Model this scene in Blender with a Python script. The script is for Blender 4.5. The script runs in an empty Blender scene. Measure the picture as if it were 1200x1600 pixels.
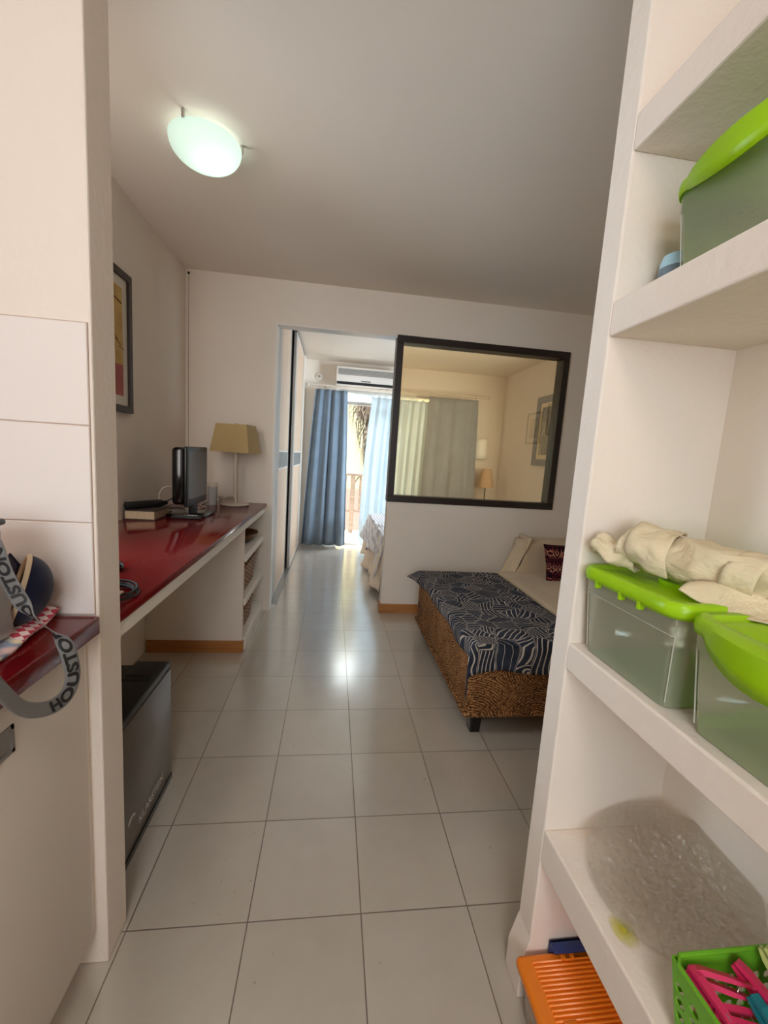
import bpy, bmesh, math, random
from mathutils import Vector, Matrix, noise
random.seed(7)
S = bpy.context.scene
COL = S.collection
PI = math.pi

# ------------------------------------------------------------------ camera
cam_d = bpy.data.cameras.new('camera')
cam = bpy.data.objects.new('camera', cam_d); COL.objects.link(cam)
right = Vector((0.98955, -0.12818, 0.06588)).normalized()
fwd = Vector((0.12734, 0.98299, -0.13221)).normalized()
CAM_LOC = Vector((0.48594, -1.0116, 1.2929))
CAM_F = 648.69          # focal length in pixels of the 1200x1600 frame
# (the exact orientation comes from yaw / pitch / roll)
YAW, PITCH, ROLL = 0.12878, -0.13259, 0.06531
fwd = Vector((math.sin(YAW)*math.cos(PITCH), math.cos(YAW)*math.cos(PITCH), math.sin(PITCH)))
r0 = Vector((math.cos(YAW), -math.sin(YAW), 0)); u0 = r0.cross(fwd)
right = math.cos(ROLL)*r0 + math.sin(ROLL)*u0
up = -math.sin(ROLL)*r0 + math.cos(ROLL)*u0
m = Matrix((right, up, -fwd)).transposed().to_4x4(); m.translation = CAM_LOC
cam.matrix_world = m
cam_d.sensor_fit = 'VERTICAL'; cam_d.sensor_height = 36.0; cam_d.sensor_width = 27.0
cam_d.lens = 36.0*CAM_F/1600.0
cam_d.clip_start = 0.02; cam_d.clip_end = 200
S.camera = cam

# ------------------------------------------------------------------ world, sun, daylight, added fill, exposure
S.view_settings.view_transform = 'Standard'; S.view_settings.look = 'None'
S.view_settings.gamma = 1.0; S.view_settings.exposure = 0.36
S.view_settings.use_curve_mapping = False
S.cycles.use_denoising = True
S.cycles.max_bounces = 14; S.cycles.diffuse_bounces = 8; S.cycles.glossy_bounces = 4
S.cycles.transmission_bounces = 8; S.cycles.transparent_max_bounces = 16
S.cycles.sample_clamp_indirect = 6.0
S.cycles.caustics_reflective = False; S.cycles.caustics_refractive = False
w = bpy.data.worlds.new('sky'); S.world = w; w.use_nodes = True
bg = w.node_tree.nodes['Background']
bg.inputs[0].default_value = (0.55, 0.77, 1.0, 1); bg.inputs[1].default_value = 5.0

def light(name, kind, loc, energy, color, size=None, size_y=None, aim=None, radius=None):
    d = bpy.data.lights.new(name, kind); o = bpy.data.objects.new(name, d); COL.objects.link(o)
    o.location = loc; d.energy = energy; d.color = color
    if size:
        d.shape = 'RECTANGLE'; d.size = size; d.size_y = size_y or size
    if radius: d.shadow_soft_size = radius
    if aim is not None:
        o.rotation_euler = (Vector(aim)-Vector(loc)).to_track_quat('-Z', 'Y').to_euler()
    return o
sun = light('sun', 'SUN', (0, 8, 6), 10.0, (1.0, 0.95, 0.86), aim=(0.25, 7.75, 5.0)); sun.data.angle = 0.02
light('kitchen_daylight', 'AREA', (0.22, -2.74, 1.55), 21.0, (1.0, 0.895, 0.795), 1.2, 1.3, aim=(0.45, 0, 1.45))
light('kitchen_fill', 'AREA', (0.45, -1.75, 2.47), 11.0, (1.0, 0.895, 0.80), 0.5, 0.5, aim=(0.45, -1.75, 0))  # unseen light added to fill the kitchen's side-facing surfaces
light('side_fill', 'AREA', (-0.68, 0.46, 1.6), 13.5, (1.0, 0.935, 0.865), 0.70, 1.1, aim=(0.45, 1.9, 1.6))  # added fill for the living area, through a made-up window behind the pier
bwd = light('bedroom_fill', 'AREA', (2.95, 2.84, 1.55), 44.0, (0.76, 0.89, 1.0), 0.62, 1.2, aim=(1.5, 4.3, 1.4)); bwd.data.spread = math.radians(112)  # added bedroom fill, through a made-up window out of view
light('sky_over_balcony', 'AREA', (1.2, 5.75, 2.95), 250.0, (0.84, 0.93, 1.0), 2.6, 1.1, aim=(1.35, 3.4, 0.4))

# ------------------------------------------------------------------ helpers
def lin(c):
    return tuple(((x/255)/12.92 if x/255 <= 0.04045 else ((x/255+0.055)/1.055)**2.4) for x in c)+(1.0,)

class NT:
    def __init__(s, name):
        s.m = bpy.data.materials.new(name); s.m.use_nodes = True
        s.t = s.m.node_tree; s.t.nodes.clear()
        s.out = s.t.nodes.new('ShaderNodeOutputMaterial')
    def n(s, typ, ins=None, **kw):
        k = s.t.nodes.new('ShaderNode'+typ)
        for a, b in kw.items(): setattr(k, a, b)
        for a, b in (ins or {}).items():
            if isinstance(b, bpy.types.NodeSocket): s.t.links.new(b, k.inputs[a])
            else: k.inputs[a].default_value = b
        return k
    def math(s, op, a, b=0.0, c=0.0):
        return s.n('Math', {0: a, 1: b, 2: c}, operation=op).outputs[0]
    def ramp(s, fac, stops, interp='LINEAR'):
        k = s.n('ValToRGB', {0: fac}); cr = k.color_ramp; cr.interpolation = interp
        while len(cr.elements) < len(stops): cr.elements.new(0.5)
        for e, (p, c) in zip(cr.elements, stops): e.position = p; e.color = c
        return k.outputs[0]
    def coord(s, which='Object', scale=None):
        o = s.n('TexCoord').outputs[which]
        if scale is not None: o = s.n('Mapping', {0: o, 3: scale}).outputs[0]
        return o
    def bump(s, h, strength=0.3, dist=0.01):
        return s.n('Bump', {'Strength': strength, 'Distance': dist, 'Height': h}).outputs[0]
    def surf(s, sh):
        s.t.links.new(sh, s.out.inputs[0]); return s.m
    def pbsdf(s, col, rough=0.5, metal=0.0, normal=None, spec=0.5, **kw):
        ins = {'Base Color': col, 'Roughness': rough, 'Metallic': metal, 'Specular IOR Level': spec}
        if normal is not None: ins['Normal'] = normal
        ins.update(kw)
        return s.n('BsdfPrincipled', ins).outputs[0]

def plain(name, rgb, rough=0.5, metal=0.0, noise=0.0, nscale=20.0, bump=0.0, bscale=60.0, spec=0.5):
    k = NT(name); c = lin(rgb); col = c; nrm = None
    if noise:
        f = k.n('TexNoise', {'Vector': k.coord(), 'Scale': nscale, 'Detail': 4.0}).outputs[0]
        col = k.ramp(f, [(0.3, tuple(max(0, x*(1-noise)) for x in c[:3])+(1,)), (0.7, tuple(min(1, x*(1+noise)) for x in c[:3])+(1,))])
    if bump:
        h = k.n('TexNoise', {'Vector': k.coord(), 'Scale': bscale, 'Detail': 5.0}).outputs[0]
        nrm = k.bump(h, bump, 0.004)
    return k.surf(k.pbsdf(col, rough, metal, nrm, spec))

class MB:
    """collects shapes; build() links them as one mesh object"""
    def __init__(s): s.bm = bmesh.new(); s.th = 0.0
    def _merge(s, b, M=None):
        if M is not None: bmesh.ops.transform(b, matrix=M, verts=b.verts[:])
        me = bpy.data.meshes.new('t'); b.to_mesh(me); b.free(); s.bm.from_mesh(me); bpy.data.meshes.remove(me)
        return s
    def box(s, x0, x1, y0, y1, z0, z1, bev=0.0, seg=2, M=None, taper=None):
        b = bmesh.new(); bmesh.ops.create_cube(b, size=1.0)
        for v in b.verts:
            v.co = Vector(((x0+x1)/2+v.co.x*(x1-x0), (y0+y1)/2+v.co.y*(y1-y0), (z0+z1)/2+v.co.z*(z1-z0)))
        if taper:   # scale of the low end about the centre
            for v in b.verts:
                if v.co.z < (z0+z1)/2:
                    v.co.x = (x0+x1)/2+(v.co.x-(x0+x1)/2)*taper; v.co.y = (y0+y1)/2+(v.co.y-(y0+y1)/2)*taper
        if bev: bmesh.ops.bevel(b, geom=b.edges[:], offset=bev, segments=seg, profile=0.5, affect='EDGES')
        return s._merge(b, M)
    def lathe(s, prof, n=32, loc=(0, 0, 0), M=None, sx=1.0, sy=1.0):
        b = bmesh.new(); rings = []
        for r, z in prof:
            if r < 1e-6: rings.append([b.verts.new((0, 0, z))])
            else: rings.append([b.verts.new((r*sx*math.cos(2*PI*i/n), r*sy*math.sin(2*PI*i/n), z)) for i in range(n)])
        for a, c in zip(rings, rings[1:]):
            for i in range(n):
                j = (i+1) % n
                if len(a) == 1 and len(c) == 1: continue
                if len(a) == 1: b.faces.new((a[0], c[j], c[i]))
                elif len(c) == 1: b.faces.new((a[i], a[j], c[0]))
                else: b.faces.new((a[i], a[j], c[j], c[i]))
        bmesh.ops.recalc_face_normals(b, faces=b.faces[:])
        if M is None: M = Matrix.Translation(loc)
        return s._merge(b, M)
    def tube(s, pts, r, n=10, closed=False, rz=None):
        P = [Vector(p) for p in pts]; b = bmesh.new(); rings = []; N = len(P)
        prev = None
        for i, p in enumerate(P):
            if closed: t = (P[(i+1) % N]-P[i-1])
            else: t = (P[min(i+1, N-1)]-P[max(i-1, 0)])
            t.normalize()
            if prev is None:
                a = t.orthogonal().normalized()
            else:
                a = prev-t*prev.dot(t)
                a = a.normalized() if a.length > 1e-6 else t.orthogonal().normalized()
            prev = a; c = t.cross(a)
            rr = r[i] if isinstance(r, (list, tuple)) else r
            rings.append([b.verts.new(p+a*rr*math.cos(2*PI*k/n)+c*rr*(rz or 1.0)*math.sin(2*PI*k/n)) for k in range(n)])
        for i in range(N if closed else N-1):
            A, B = rings[i], rings[(i+1) % N]
            for k in range(n): b.faces.new((A[k], A[(k+1) % n], B[(k+1) % n], B[k]))
        if not closed:
            b.faces.new(rings[0][::-1]); b.faces.new(rings[-1])
        bmesh.ops.recalc_face_normals(b, faces=b.faces[:])
        return s._merge(b)
    def grid(s, fn, nu, nv, thick=0.0, closed_u=False):
        b = bmesh.new()
        V = [[b.verts.new(fn(i/nu, j/nv)) for j in range(nv+1)] for i in range(nu+(0 if closed_u else 1))]
        for i in range(nu):
            A = V[i]; B = V[(i+1) % len(V)]
            for j in range(nv): b.faces.new((A[j], B[j], B[j+1], A[j+1]))
        bmesh.ops.recalc_face_normals(b, faces=b.faces[:])
        if thick: s.th = thick
        return s._merge(b)
    def prism(s, poly, d, M):
        """polygon in local xy, extruded to local z = d"""
        b = bmesh.new()
        lo = [b.verts.new((x, y, 0)) for x, y in poly]; hi = [b.verts.new((x, y, d)) for x, y in poly]
        b.faces.new(lo[::-1]); b.faces.new(hi); n = len(poly)
        for i in range(n): b.faces.new((lo[i], lo[(i+1) % n], hi[(i+1) % n], hi[i]))
        bmesh.ops.recalc_face_normals(b, faces=b.faces[:])
        return s._merge(b, M)
    def raw(s, verts, faces, M=None):
        b = bmesh.new(); V = [b.verts.new(v) for v in verts]
        for f in faces:
            try: b.faces.new([V[i] for i in f])
            except ValueError: pass
        return s._merge(b, M)
    def build(s, name, mat, parent=None, smooth=False, angle=40):
        me = bpy.data.meshes.new(name)
        off = Vector((0, 0, 0)); p = parent
        while p is not None: off += p.location; p = p.parent
        if off.length > 0: bmesh.ops.translate(s.bm, vec=-off, verts=s.bm.verts[:])
        if smooth:
            lim = math.radians(angle)
            for f in s.bm.faces: f.smooth = True
            for e in s.bm.edges:
                if len(e.link_faces) == 2 and e.calc_face_angle(0) > lim: e.smooth = False
        s.bm.to_mesh(me); s.bm.free()
        for q in (mat if isinstance(mat, (list, tuple)) else [mat]): me.materials.append(q)
        o = bpy.data.objects.new(name, me); COL.objects.link(o)
        if parent is not None: o.parent = parent
        if s.th:
            md = o.modifiers.new('thickness', 'SOLIDIFY'); md.thickness = s.th; md.offset = 0.0
        return o

def tag(o, label=None, cat=None, group=None, kind=None):
    if label: o['label'] = label
    if cat: o['category'] = cat
    if group: o['group'] = group
    if kind: o['kind'] = kind
    return o
def thing(name, label, cat, loc=(0, 0, 0), group=None):
    o = bpy.data.objects.new(name, None); COL.objects.link(o); o.location = loc; o.empty_display_size = 0.05
    return tag(o, label, cat, group)
def struct(name, mb, mat, smooth=False, label=None):
    return tag(mb.build(name, mat, None, smooth), label, None, None, 'structure')
def copy_tree(o, parent=None):
    c = o.copy(); COL.objects.link(c)
    if parent is not None: c.parent = parent
    for ch in list(o.children): copy_tree(ch, c)
    return c
def text_geo(body, size, bold=0.0):
    cu = bpy.data.curves.new('t', 'FONT'); cu.body = body; cu.size = size; cu.offset = bold; cu.resolution_u = 3
    ob = bpy.data.objects.new('t', cu); me = ob.to_mesh()
    V = [v.co.copy() for v in me.vertices]; F = [tuple(p.vertices) for p in me.polygons]
    ob.to_mesh_clear(); bpy.data.objects.remove(ob); bpy.data.curves.remove(cu)
    return V, F
def catmull(pts, n=8, closed=False):
    P = [Vector(p) for p in pts]; out = []; N = len(P)
    for i in range(N if closed else N-1):
        p0, p1, p2, p3 = (P[(i-1) % N], P[i], P[(i+1) % N], P[(i+2) % N]) if closed else (P[max(i-1, 0)], P[i], P[i+1], P[min(i+2, N-1)])
        for k in range(n):
            t = k/n
            out.append(0.5*((2*p1)+(p2-p0)*t+(2*p0-5*p1+4*p2-p3)*t*t+(3*p1-p0-3*p2+p3)*t**3))
    if not closed: out.append(P[-1])
    return out

# ------------------------------------------------------------------ materials
def wall_mat(name, rgb, bump=0.25):
    k = NT(name); co = k.coord()
    f = k.n('TexNoise', {'Vector': co, 'Scale': 1.7, 'Detail': 3.0}).outputs[0]
    c = lin(rgb)
    col = k.ramp(f, [(0.3, tuple(x*0.97 for x in c[:3])+(1,)), (0.7, c)])
    h = k.n('TexNoise', {'Vector': co, 'Scale': 38.0, 'Detail': 6.0, 'Roughness': 0.6}).outputs[0]
    return k.surf(k.pbsdf(col, 0.72, 0, k.bump(h, bump, 0.004), 0.25))
PAINT = wall_mat('white_wall_paint', (229, 219, 207))
CEIL = wall_mat('ceiling_paint', (222, 211, 198), 0.12)
PLASTER = wall_mat('rough_white_plaster', (228, 216, 204), 0.5)

def floor_mat():
    k = NT('glazed_floor_tiles'); co = k.coord()
    sp = k.n('SeparateXYZ', {0: co})
    def grout(sock, pitch):
        q = k.math('DIVIDE', sock, pitch); fr = k.math('FRACT', k.math('ADD', q, 100.5))
        d = k.math('ABSOLUTE', k.math('SUBTRACT', fr, 0.5))
        return k.math('MULTIPLY', d, pitch), k.math('FLOOR', k.math('ADD', q, 100.0))
    gx, ix = grout(sp.outputs[0], 0.31306); gy, iy = grout(sp.outputs[1], 0.32)
    d = k.math('MINIMUM', gx, gy)
    mask = k.math('LESS_THAN', d, 0.0017)
    cell = k.n('CombineXYZ', {0: ix, 1: iy}).outputs[0]
    rnd = k.n('TexWhiteNoise', {0: cell}, noise_dimensions='2D').outputs[0]
    sm = k.n('TexNoise', {'Vector': co, 'Scale': 9.0, 'Detail': 6.0}).outputs[0]
    v = k.math('ADD', k.math('MULTIPLY', rnd, 0.35), k.math('MULTIPLY', sm, 0.65))
    tile = k.ramp(v, [(0.2, lin((182, 173, 161))), (0.8, lin((192, 184, 173)))])
    sk = k.n('TexNoise', {'Vector': co, 'Scale': 55.0, 'Detail': 1.0}).outputs[0]
    spot = k.ramp(sk, [(0.76, (0, 0, 0, 1)), (0.80, (1, 1, 1, 1))])
    tile = k.n('Mix', {0: k.math('MULTIPLY', spot, 0.35), 6: tile, 7: lin((92, 80, 70))}, data_type='RGBA').outputs[2]
    gcol = k.ramp(k.n('TexNoise', {'Vector': co, 'Scale': 3.0}).outputs[0], [(0.3, lin((74, 58, 48))), (0.7, lin((104, 88, 78)))])
    col = k.n('Mix', {0: mask, 6: tile, 7: gcol}, data_type='RGBA').outputs[2]
    rr = k.math('ADD', k.math('MULTIPLY', sm, 0.10), 0.17)
    rough = k.math('ADD', rr, k.math('MULTIPLY', mask, 0.3))
    h = k.math('MINIMUM', k.math('DIVIDE', d, 0.003), 1.0)
    wv = k.n('TexNoise', {'Vector': co, 'Scale': 14.0, 'Detail': 2.0}).outputs[0]
    hh = k.math('ADD', h, k.math('MULTIPLY', wv, 0.12))
    return k.surf(k.pbsdf(col, rough, 0, k.bump(hh, 0.25, 0.0012), 0.5, IOR=2.3, **{'Coat Weight': 1.0, 'Coat Roughness': 0.16, 'Coat IOR': 1.6}))
FLOOR = floor_mat()

def wood_mat(name, c1, c2, axis='X', scale=14.0, rough=0.45):
    k = NT(name); sc = {'X': (1.2, 12, 12), 'Y': (12, 1.2, 12), 'Z': (12, 12, 1.2)}[axis]
    co = k.coord('Object', sc)
    f = k.n('TexNoise', {'Vector': co, 'Scale': scale/8, 'Detail': 6.0, 'Roughness': 0.65, 'Distortion': 0.6}).outputs[0]
    col = k.ramp(f, [(0.3, lin(c1)), (0.7, lin(c2))])
    return k.surf(k.pbsdf(col, rough, 0, k.bump(f, 0.1, 0.002)))
PINE = wood_mat('varnished_pine', (150, 92, 44), (188, 128, 70), 'X')
BEECH = wood_mat('pale_beech', (206, 176, 150), (226, 200, 178), 'Z')
RAILWOOD = wood_mat('grey_weathered_wood', (112, 92, 78), (150, 128, 110), 'X')
DARKFRAME = plain('dark_brown_frame', (34, 22, 18), 0.4, noise=0.25, nscale=40)
RED = plain('dark_red_laminate', (102, 13, 19), 0.12, noise=0.06, nscale=60, spec=0.3)
WHITE = plain('white_lacquer', (228, 222, 214), 0.35)
CABW = plain('cream_white_laminate', (222, 212, 200), 0.42)
EDGEW = plain('white_painted_edge', (232, 226, 216), 0.5, bump=0.3, bscale=50)
ALU = plain('brushed_aluminium', (176, 174, 172), 0.35, 0.9)
ALUL = plain('grey_aluminium_profile', (186, 180, 174), 0.5, 0.15)
STEEL = plain('satin_steel', (196, 192, 186), 0.3, 0.95)
BLACK = plain('black_plastic', (16, 16, 18), 0.35)
BLACKG = plain('glossy_black', (8, 8, 10), 0.12)
BLACKM = plain('matt_black', (18, 17, 18), 0.6)
TILEW = plain('white_glazed_tile', (226, 217, 212), 0.18, bump=0.08, bscale=8)
GROUT = plain('tile_grout', (188, 166, 152), 0.8)

def glass_mat(name, tint, refl=1.0, rough=0.0, ior=1.5):
    k = NT(name)
    tr = k.n('BsdfTransparent', {0: tint}).outputs[0]
    gl = k.n('BsdfGlossy', {0: (1, 1, 1, 1), 'Roughness': rough}).outputs[0]
    fr = k.math('MULTIPLY', k.n('Fresnel', {'IOR': ior}).outputs[0], refl)
    return k.surf(k.n('MixShader', {0: fr, 1: tr, 2: gl}).outputs[0])
AMBER = glass_mat('amber_tinted_glass', (0.98, 0.86, 0.66, 1), 2.3, 0.0, 1.6)
def frosted_plastic(name, tint, body, amount, rough=0.12):
    k = NT(name)
    tr = k.n('BsdfTransparent', {0: tint}).outputs[0]
    di = k.n('BsdfDiffuse', {0: body}).outputs[0]
    tl = k.n('BsdfTranslucent', {0: body}).outputs[0]
    b = k.n('MixShader', {0: 0.4, 1: di, 2: tl}).outputs[0]
    a = k.n('MixShader', {0: amount, 1: tr, 2: b}).outputs[0]
    gl = k.n('BsdfGlossy', {0: (1, 1, 1, 1), 'Roughness': rough}).outputs[0]
    fr = k.n('Fresnel', {'IOR': 1.45}).outputs[0]
    return k.surf(k.n('MixShader', {0: fr, 1: a, 2: gl}).outputs[0])
CLEARBOX = frosted_plastic('milky_clear_plastic', (0.97, 0.97, 0.88, 1), (0.96, 0.94, 0.74, 1), 0.34, 0.06)
CLEARGLASS = frosted_plastic('clear_glass', (0.93, 0.94, 0.92, 1), (0.8, 0.8, 0.78, 1), 0.12, 0.03)
EDGE_GLINT = frosted_plastic('milky_edge_highlight', (0.95, 0.95, 0.9, 1), (0.9, 0.9, 0.8, 1), 0.7)  # paler plastic, puts the box edge highlights into the colour
def lid_mat(name, c, tr=0.35):
    k = NT(name); c = lin(c)
    p = k.pbsdf(c, 0.28, 0, None, 0.5)
    t = k.n('BsdfTranslucent', {0: c}).outputs[0]
    return k.surf(k.n('MixShader', {0: tr, 1: p, 2: t}).outputs[0])
LIME = lid_mat('lime_green_plastic', (176, 222, 22))
BGREEN = lid_mat('leaf_green_plastic', (116, 186, 44), 0.2)
ORANGE = lid_mat('orange_plastic', (246, 136, 34), 0.08)
BLUEP = plain('dark_blue_plastic', (38, 58, 112), 0.35)

def fabric(name, rgb, weave=900.0, rough=0.9, transl=0.0, clear=0.0, noise=0.08, bump=0.3):
    k = NT(name); co = k.coord(); c = lin(rgb)
    f = k.n('TexNoise', {'Vector': co, 'Scale': 6.0, 'Detail': 5.0}).outputs[0]
    col = k.ramp(f, [(0.3, tuple(x*(1-noise) for x in c[:3])+(1,)), (0.7, tuple(min(1, x*(1+noise)) for x in c[:3])+(1,))])
    h = k.n('TexNoise', {'Vector': co, 'Scale': weave/6, 'Detail': 2.0}).outputs[0]
    nrm = k.bump(h, bump, 0.002)
    sh = k.pbsdf(col, rough, 0, nrm, 0.15, **{'Sheen Weight': 0.15})
    if transl:
        t = k.n('BsdfTranslucent', {0: col}).outputs[0]; sh = k.n('MixShader', {0: transl, 1: sh, 2: t}).outputs[0]
    if clear:
        t = k.n('BsdfTransparent', {0: (1, 1, 1, 1)}).outputs[0]; sh = k.n('MixShader', {0: clear, 1: sh, 2: t}).outputs[0]
    return k.surf(sh)
BLUECURT = fabric('slate_blue_curtain', (132, 148, 164), transl=0.2)
GREYCURT = fabric('grey_curtain', (152, 154, 158), transl=0.12)
SHEER = fabric('white_voile', (220, 234, 242), transl=0.12, clear=0.22, noise=0.03)
TRANSOM = fabric('thin_white_blind', (222, 236, 246), transl=0.3, clear=0.6, noise=0.02)
CREAM = fabric('cream_cotton', (206, 186, 156), noise=0.06)
BEDW = fabric('white_quilt_cotton', (222, 222, 226), noise=0.05)
BEDTAN = fabric('beige_bed_skirt', (228, 212, 192), noise=0.08)
def crumpled(name, rgb):
    k = NT(name); co = k.coord(); c = lin(rgb)
    f = k.n('TexNoise', {'Vector': co, 'Scale': 16.0, 'Detail': 5.0}).outputs[0]
    col = k.ramp(f, [(0.3, tuple(x*0.86 for x in c[:3])+(1,)), (0.7, c)])
    w1 = k.n('TexNoise', {'Vector': k.coord('Object', (1.0, 0.6, 1.0)), 'Scale': 19.0, 'Detail': 4.0, 'Distortion': 0.6}).outputs[0]
    rid = k.math('ABSOLUTE', k.math('SUBTRACT', w1, 0.5))
    w2 = k.n('TexNoise', {'Vector': co, 'Scale': 420.0, 'Detail': 1.0}).outputs[0]
    h = k.math('ADD', k.math('MULTIPLY', rid, 2.0), k.math('MULTIPLY', w2, 0.04))
    return k.surf(k.pbsdf(col, 0.95, 0, k.bump(h, 0.6, 0.016), 0.1))
LINEN = crumpled('natural_canvas', (216, 200, 168))
NAVY = fabric('navy_cotton', (24, 26, 50), noise=0.1)
SHADE = fabric('ochre_lamp_shade', (204, 178, 128), transl=0.25, noise=0.04)
SHADE2 = fabric('beige_lamp_shade', (214, 180, 140), transl=0.3, noise=0.04)
STRAPM = fabric('grey_webbing', (112, 110, 108), rough=0.8)

def seagrass(name):
    k = NT(name); co = k.coord()
    v = k.n('TexVoronoi', {'Vector': co, 'Scale': 2.9, 'Randomness': 0.45}, feature='F1')
    dist = v.outputs['Distance']
    nz = k.n('TexNoise', {'Vector': co, 'Scale': 30.0, 'Detail': 3.0}).outputs[0]
    d2 = k.math('ADD', dist, k.math('MULTIPLY', nz, 0.05))
    ring = k.math('SINE', k.math('MULTIPLY', d2, 185.0))
    rel = k.n('VectorMath', {0: co, 1: v.outputs['Position']}, operation='SUBTRACT').outputs[0]
    cell = k.n('TexVoronoi', {'Vector': co, 'Scale': 75.0, 'Randomness': 1.0}, feature='F1')
    st = k.n('TexNoise', {'Vector': co, 'Scale': 115.0, 'Detail': 3.0, 'Roughness': 0.7}).outputs[0]
    big = k.n('TexNoise', {'Vector': co, 'Scale': 7.0, 'Detail': 2.0}).outputs[0]
    h = k.math('ADD', k.math('MULTIPLY', ring, 0.16), k.math('ADD', k.math('MULTIPLY', st, 1.1), k.math('MULTIPLY', cell.outputs['Distance'], -0.35)))
    h2 = k.math('ADD', h, k.math('MULTIPLY', k.math('SUBTRACT', big, 0.5), 0.25))
    col = k.ramp(h2, [(0.12, lin((52, 30, 16))), (0.36, lin((128, 82, 44))), (0.62, lin((190, 142, 92)))])
    return k.surf(k.pbsdf(col, 0.75, 0, k.bump(h, 0.9, 0.008), 0.25))
SEAGRASS = seagrass('woven_seagrass')

def leaf_throw(name):
    k = NT(name); co = k.coord()
    uv = k.n('Mapping', {0: co, 3: (1, 1, 0.8)}).outputs[0]
    wob = k.n('TexNoise', {'Vector': co, 'Scale': 5.0, 'Detail': 1.0}).outputs['Color']
    uvw = k.n('VectorMath', {0: uv, 1: k.n('VectorMath', {0: wob, 3: 0.10}, operation='SCALE').outputs[0]}, operation='ADD').outputs[0]
    v = k.n('TexVoronoi', {'Vector': uvw, 'Scale': 10.5, 'Randomness': 1.0}, feature='F1', voronoi_dimensions='2D')
    sp = k.n('SeparateColor', {0: v.outputs['Color']})
    ang = k.math('MULTIPLY', sp.outputs[0], 6.283)
    rv = k.n('VectorRotate', {0: uvw, 'Angle': ang}, rotation_type='Z_AXIS').outputs[0]
    xx = k.n('SeparateXYZ', {0: rv}).outputs[0]
    fr = k.math('ADD', k.math('MULTIPLY', sp.outputs[1], 170.0), 200.0)
    s = k.math('SINE', k.math('MULTIPLY', xx, fr))
    th = k.math('ADD', k.math('MULTIPLY', sp.outputs[2], 0.30), 0.70)
    stripe = k.math('GREATER_THAN', s, th)
    e = k.n('TexVoronoi', {'Vector': uvw, 'Scale': 10.5, 'Randomness': 1.0}, feature='DISTANCE_TO_EDGE', voronoi_dimensions='2D').outputs['Distance']
    edge = k.math('LESS_THAN', k.math('ABSOLUTE', k.math('SUBTRACT', e, 0.03)), 0.009)
    inner = k.math('GREATER_THAN', e, 0.05)
    mk = k.math('MAXIMUM', k.math('MULTIPLY', stripe, inner), edge)
    base = k.ramp(k.n('TexNoise', {'Vector': co, 'Scale': 12.0}).outputs[0], [(0.3, lin((38, 42, 54))), (0.7, lin((56, 62, 76)))])
    col = k.n('Mix', {0: mk, 6: base, 7: lin((196, 186, 174))}, data_type='RGBA').outputs[2]
    h = k.n('TexNoise', {'Vector': co, 'Scale': 160.0, 'Detail': 2.0}).outputs[0]
    return k.surf(k.pbsdf(col, 0.9, 0, k.bump(h, 0.3, 0.002), 0.15))
THROW = leaf_throw('navy_leaf_print_cotton')

def kilim(name):
    k = NT(name); co = k.coord()
    v = k.n('TexVoronoi', {'Vector': co, 'Scale': 17.0, 'Randomness': 0.5}, feature='F1', distance='MANHATTAN')
    s = k.math('SINE', k.math('MULTIPLY', v.outputs['Distance'], 16.0))
    z = k.n('SeparateXYZ', {0: co}).outputs[2]
    band = k.math('SINE', k.math('MULTIPLY', z, 60.0))
    f = k.math('ADD', k.math('MULTIPLY', s, 0.34), k.math('ADD', k.math('MULTIPLY', band, 0.2), 0.5))
    col = k.ramp(f, [(0.25, lin((26, 18, 34))), (0.45, lin((88, 20, 26))), (0.6, lin((120, 44, 40))), (0.78, lin((178, 128, 104)))], 'CONSTANT')
    return k.surf(k.pbsdf(col, 0.95, spec=0.1))
KILIM = kilim('red_navy_kilim')

def towel_mat(name):
    k = NT(name); co = k.coord()
    rot = k.n('VectorRotate', {0: co, 'Angle': 0.6}, rotation_type='Z_AXIS').outputs[0]
    ch = k.n('TexChecker', {0: rot, 1: lin((238, 214, 210)), 2: lin((198, 78, 98)), 3: 75.0}).outputs[0]
    nz = k.n('TexNoise', {'Vector': co, 'Scale': 16.0, 'Detail': 2.0}).outputs[0]
    pat = k.ramp(k.n('TexNoise', {'Vector': co, 'Scale': 30.0}).outputs['Color'] if False else nz,
                 [(0.35, lin((226, 160, 160))), (0.45, lin((236, 214, 176))), (0.55, lin((132, 150, 176))), (0.65, lin((232, 196, 190)))])
    x = k.n('SeparateXYZ', {0: co}).outputs[1]
    msk = k.math('LESS_THAN', x, -0.225)
    col = k.n('Mix', {0: msk, 6: ch, 7: pat}, data_type='RGBA').outputs[2]
    h = k.n('TexNoise', {'Vector': co, 'Scale': 200.0}).outputs[0]
    return k.surf(k.pbsdf(col, 0.95, 0, k.bump(h, 0.4, 0.002), 0.1))
TOWEL = towel_mat('pink_check_towelling')

def wicker_mat(name, c1, c2, sx=60.0, sz=70.0):
    k = NT(name); co = k.coord(); s = k.n('SeparateXYZ', {0: co})
    a = k.math('SINE', k.math('MULTIPLY', k.math('ADD', s.outputs[0], s.outputs[1]), sx*6.28/4))
    b = k.math('SINE', k.math('MULTIPLY', s.outputs[2], sz*6.28/2))
    h = k.math('ADD', k.math('MULTIPLY', k.math('MULTIPLY', a, b), 0.5), 0.5)
    col = k.ramp(h, [(0.2, lin(c1)), (0.8, lin(c2))])
    return k.surf(k.pbsdf(col, 0.6, 0, k.bump(h, 0.8, 0.006)))
WICKER = wicker_mat('brown_wicker', (74, 44, 22), (178, 128, 80))
BROWNWOOD = wood_mat('dark_brown_bowl_wood', (74, 46, 22), (128, 88, 46), 'Y')
PALEBLUE = plain('pale_blue_plastic', (160, 196, 210), 0.25)
BOOKP = plain('cream_book_pages', (196, 176, 146), 0.9, noise=0.15, nscale=200)
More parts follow.
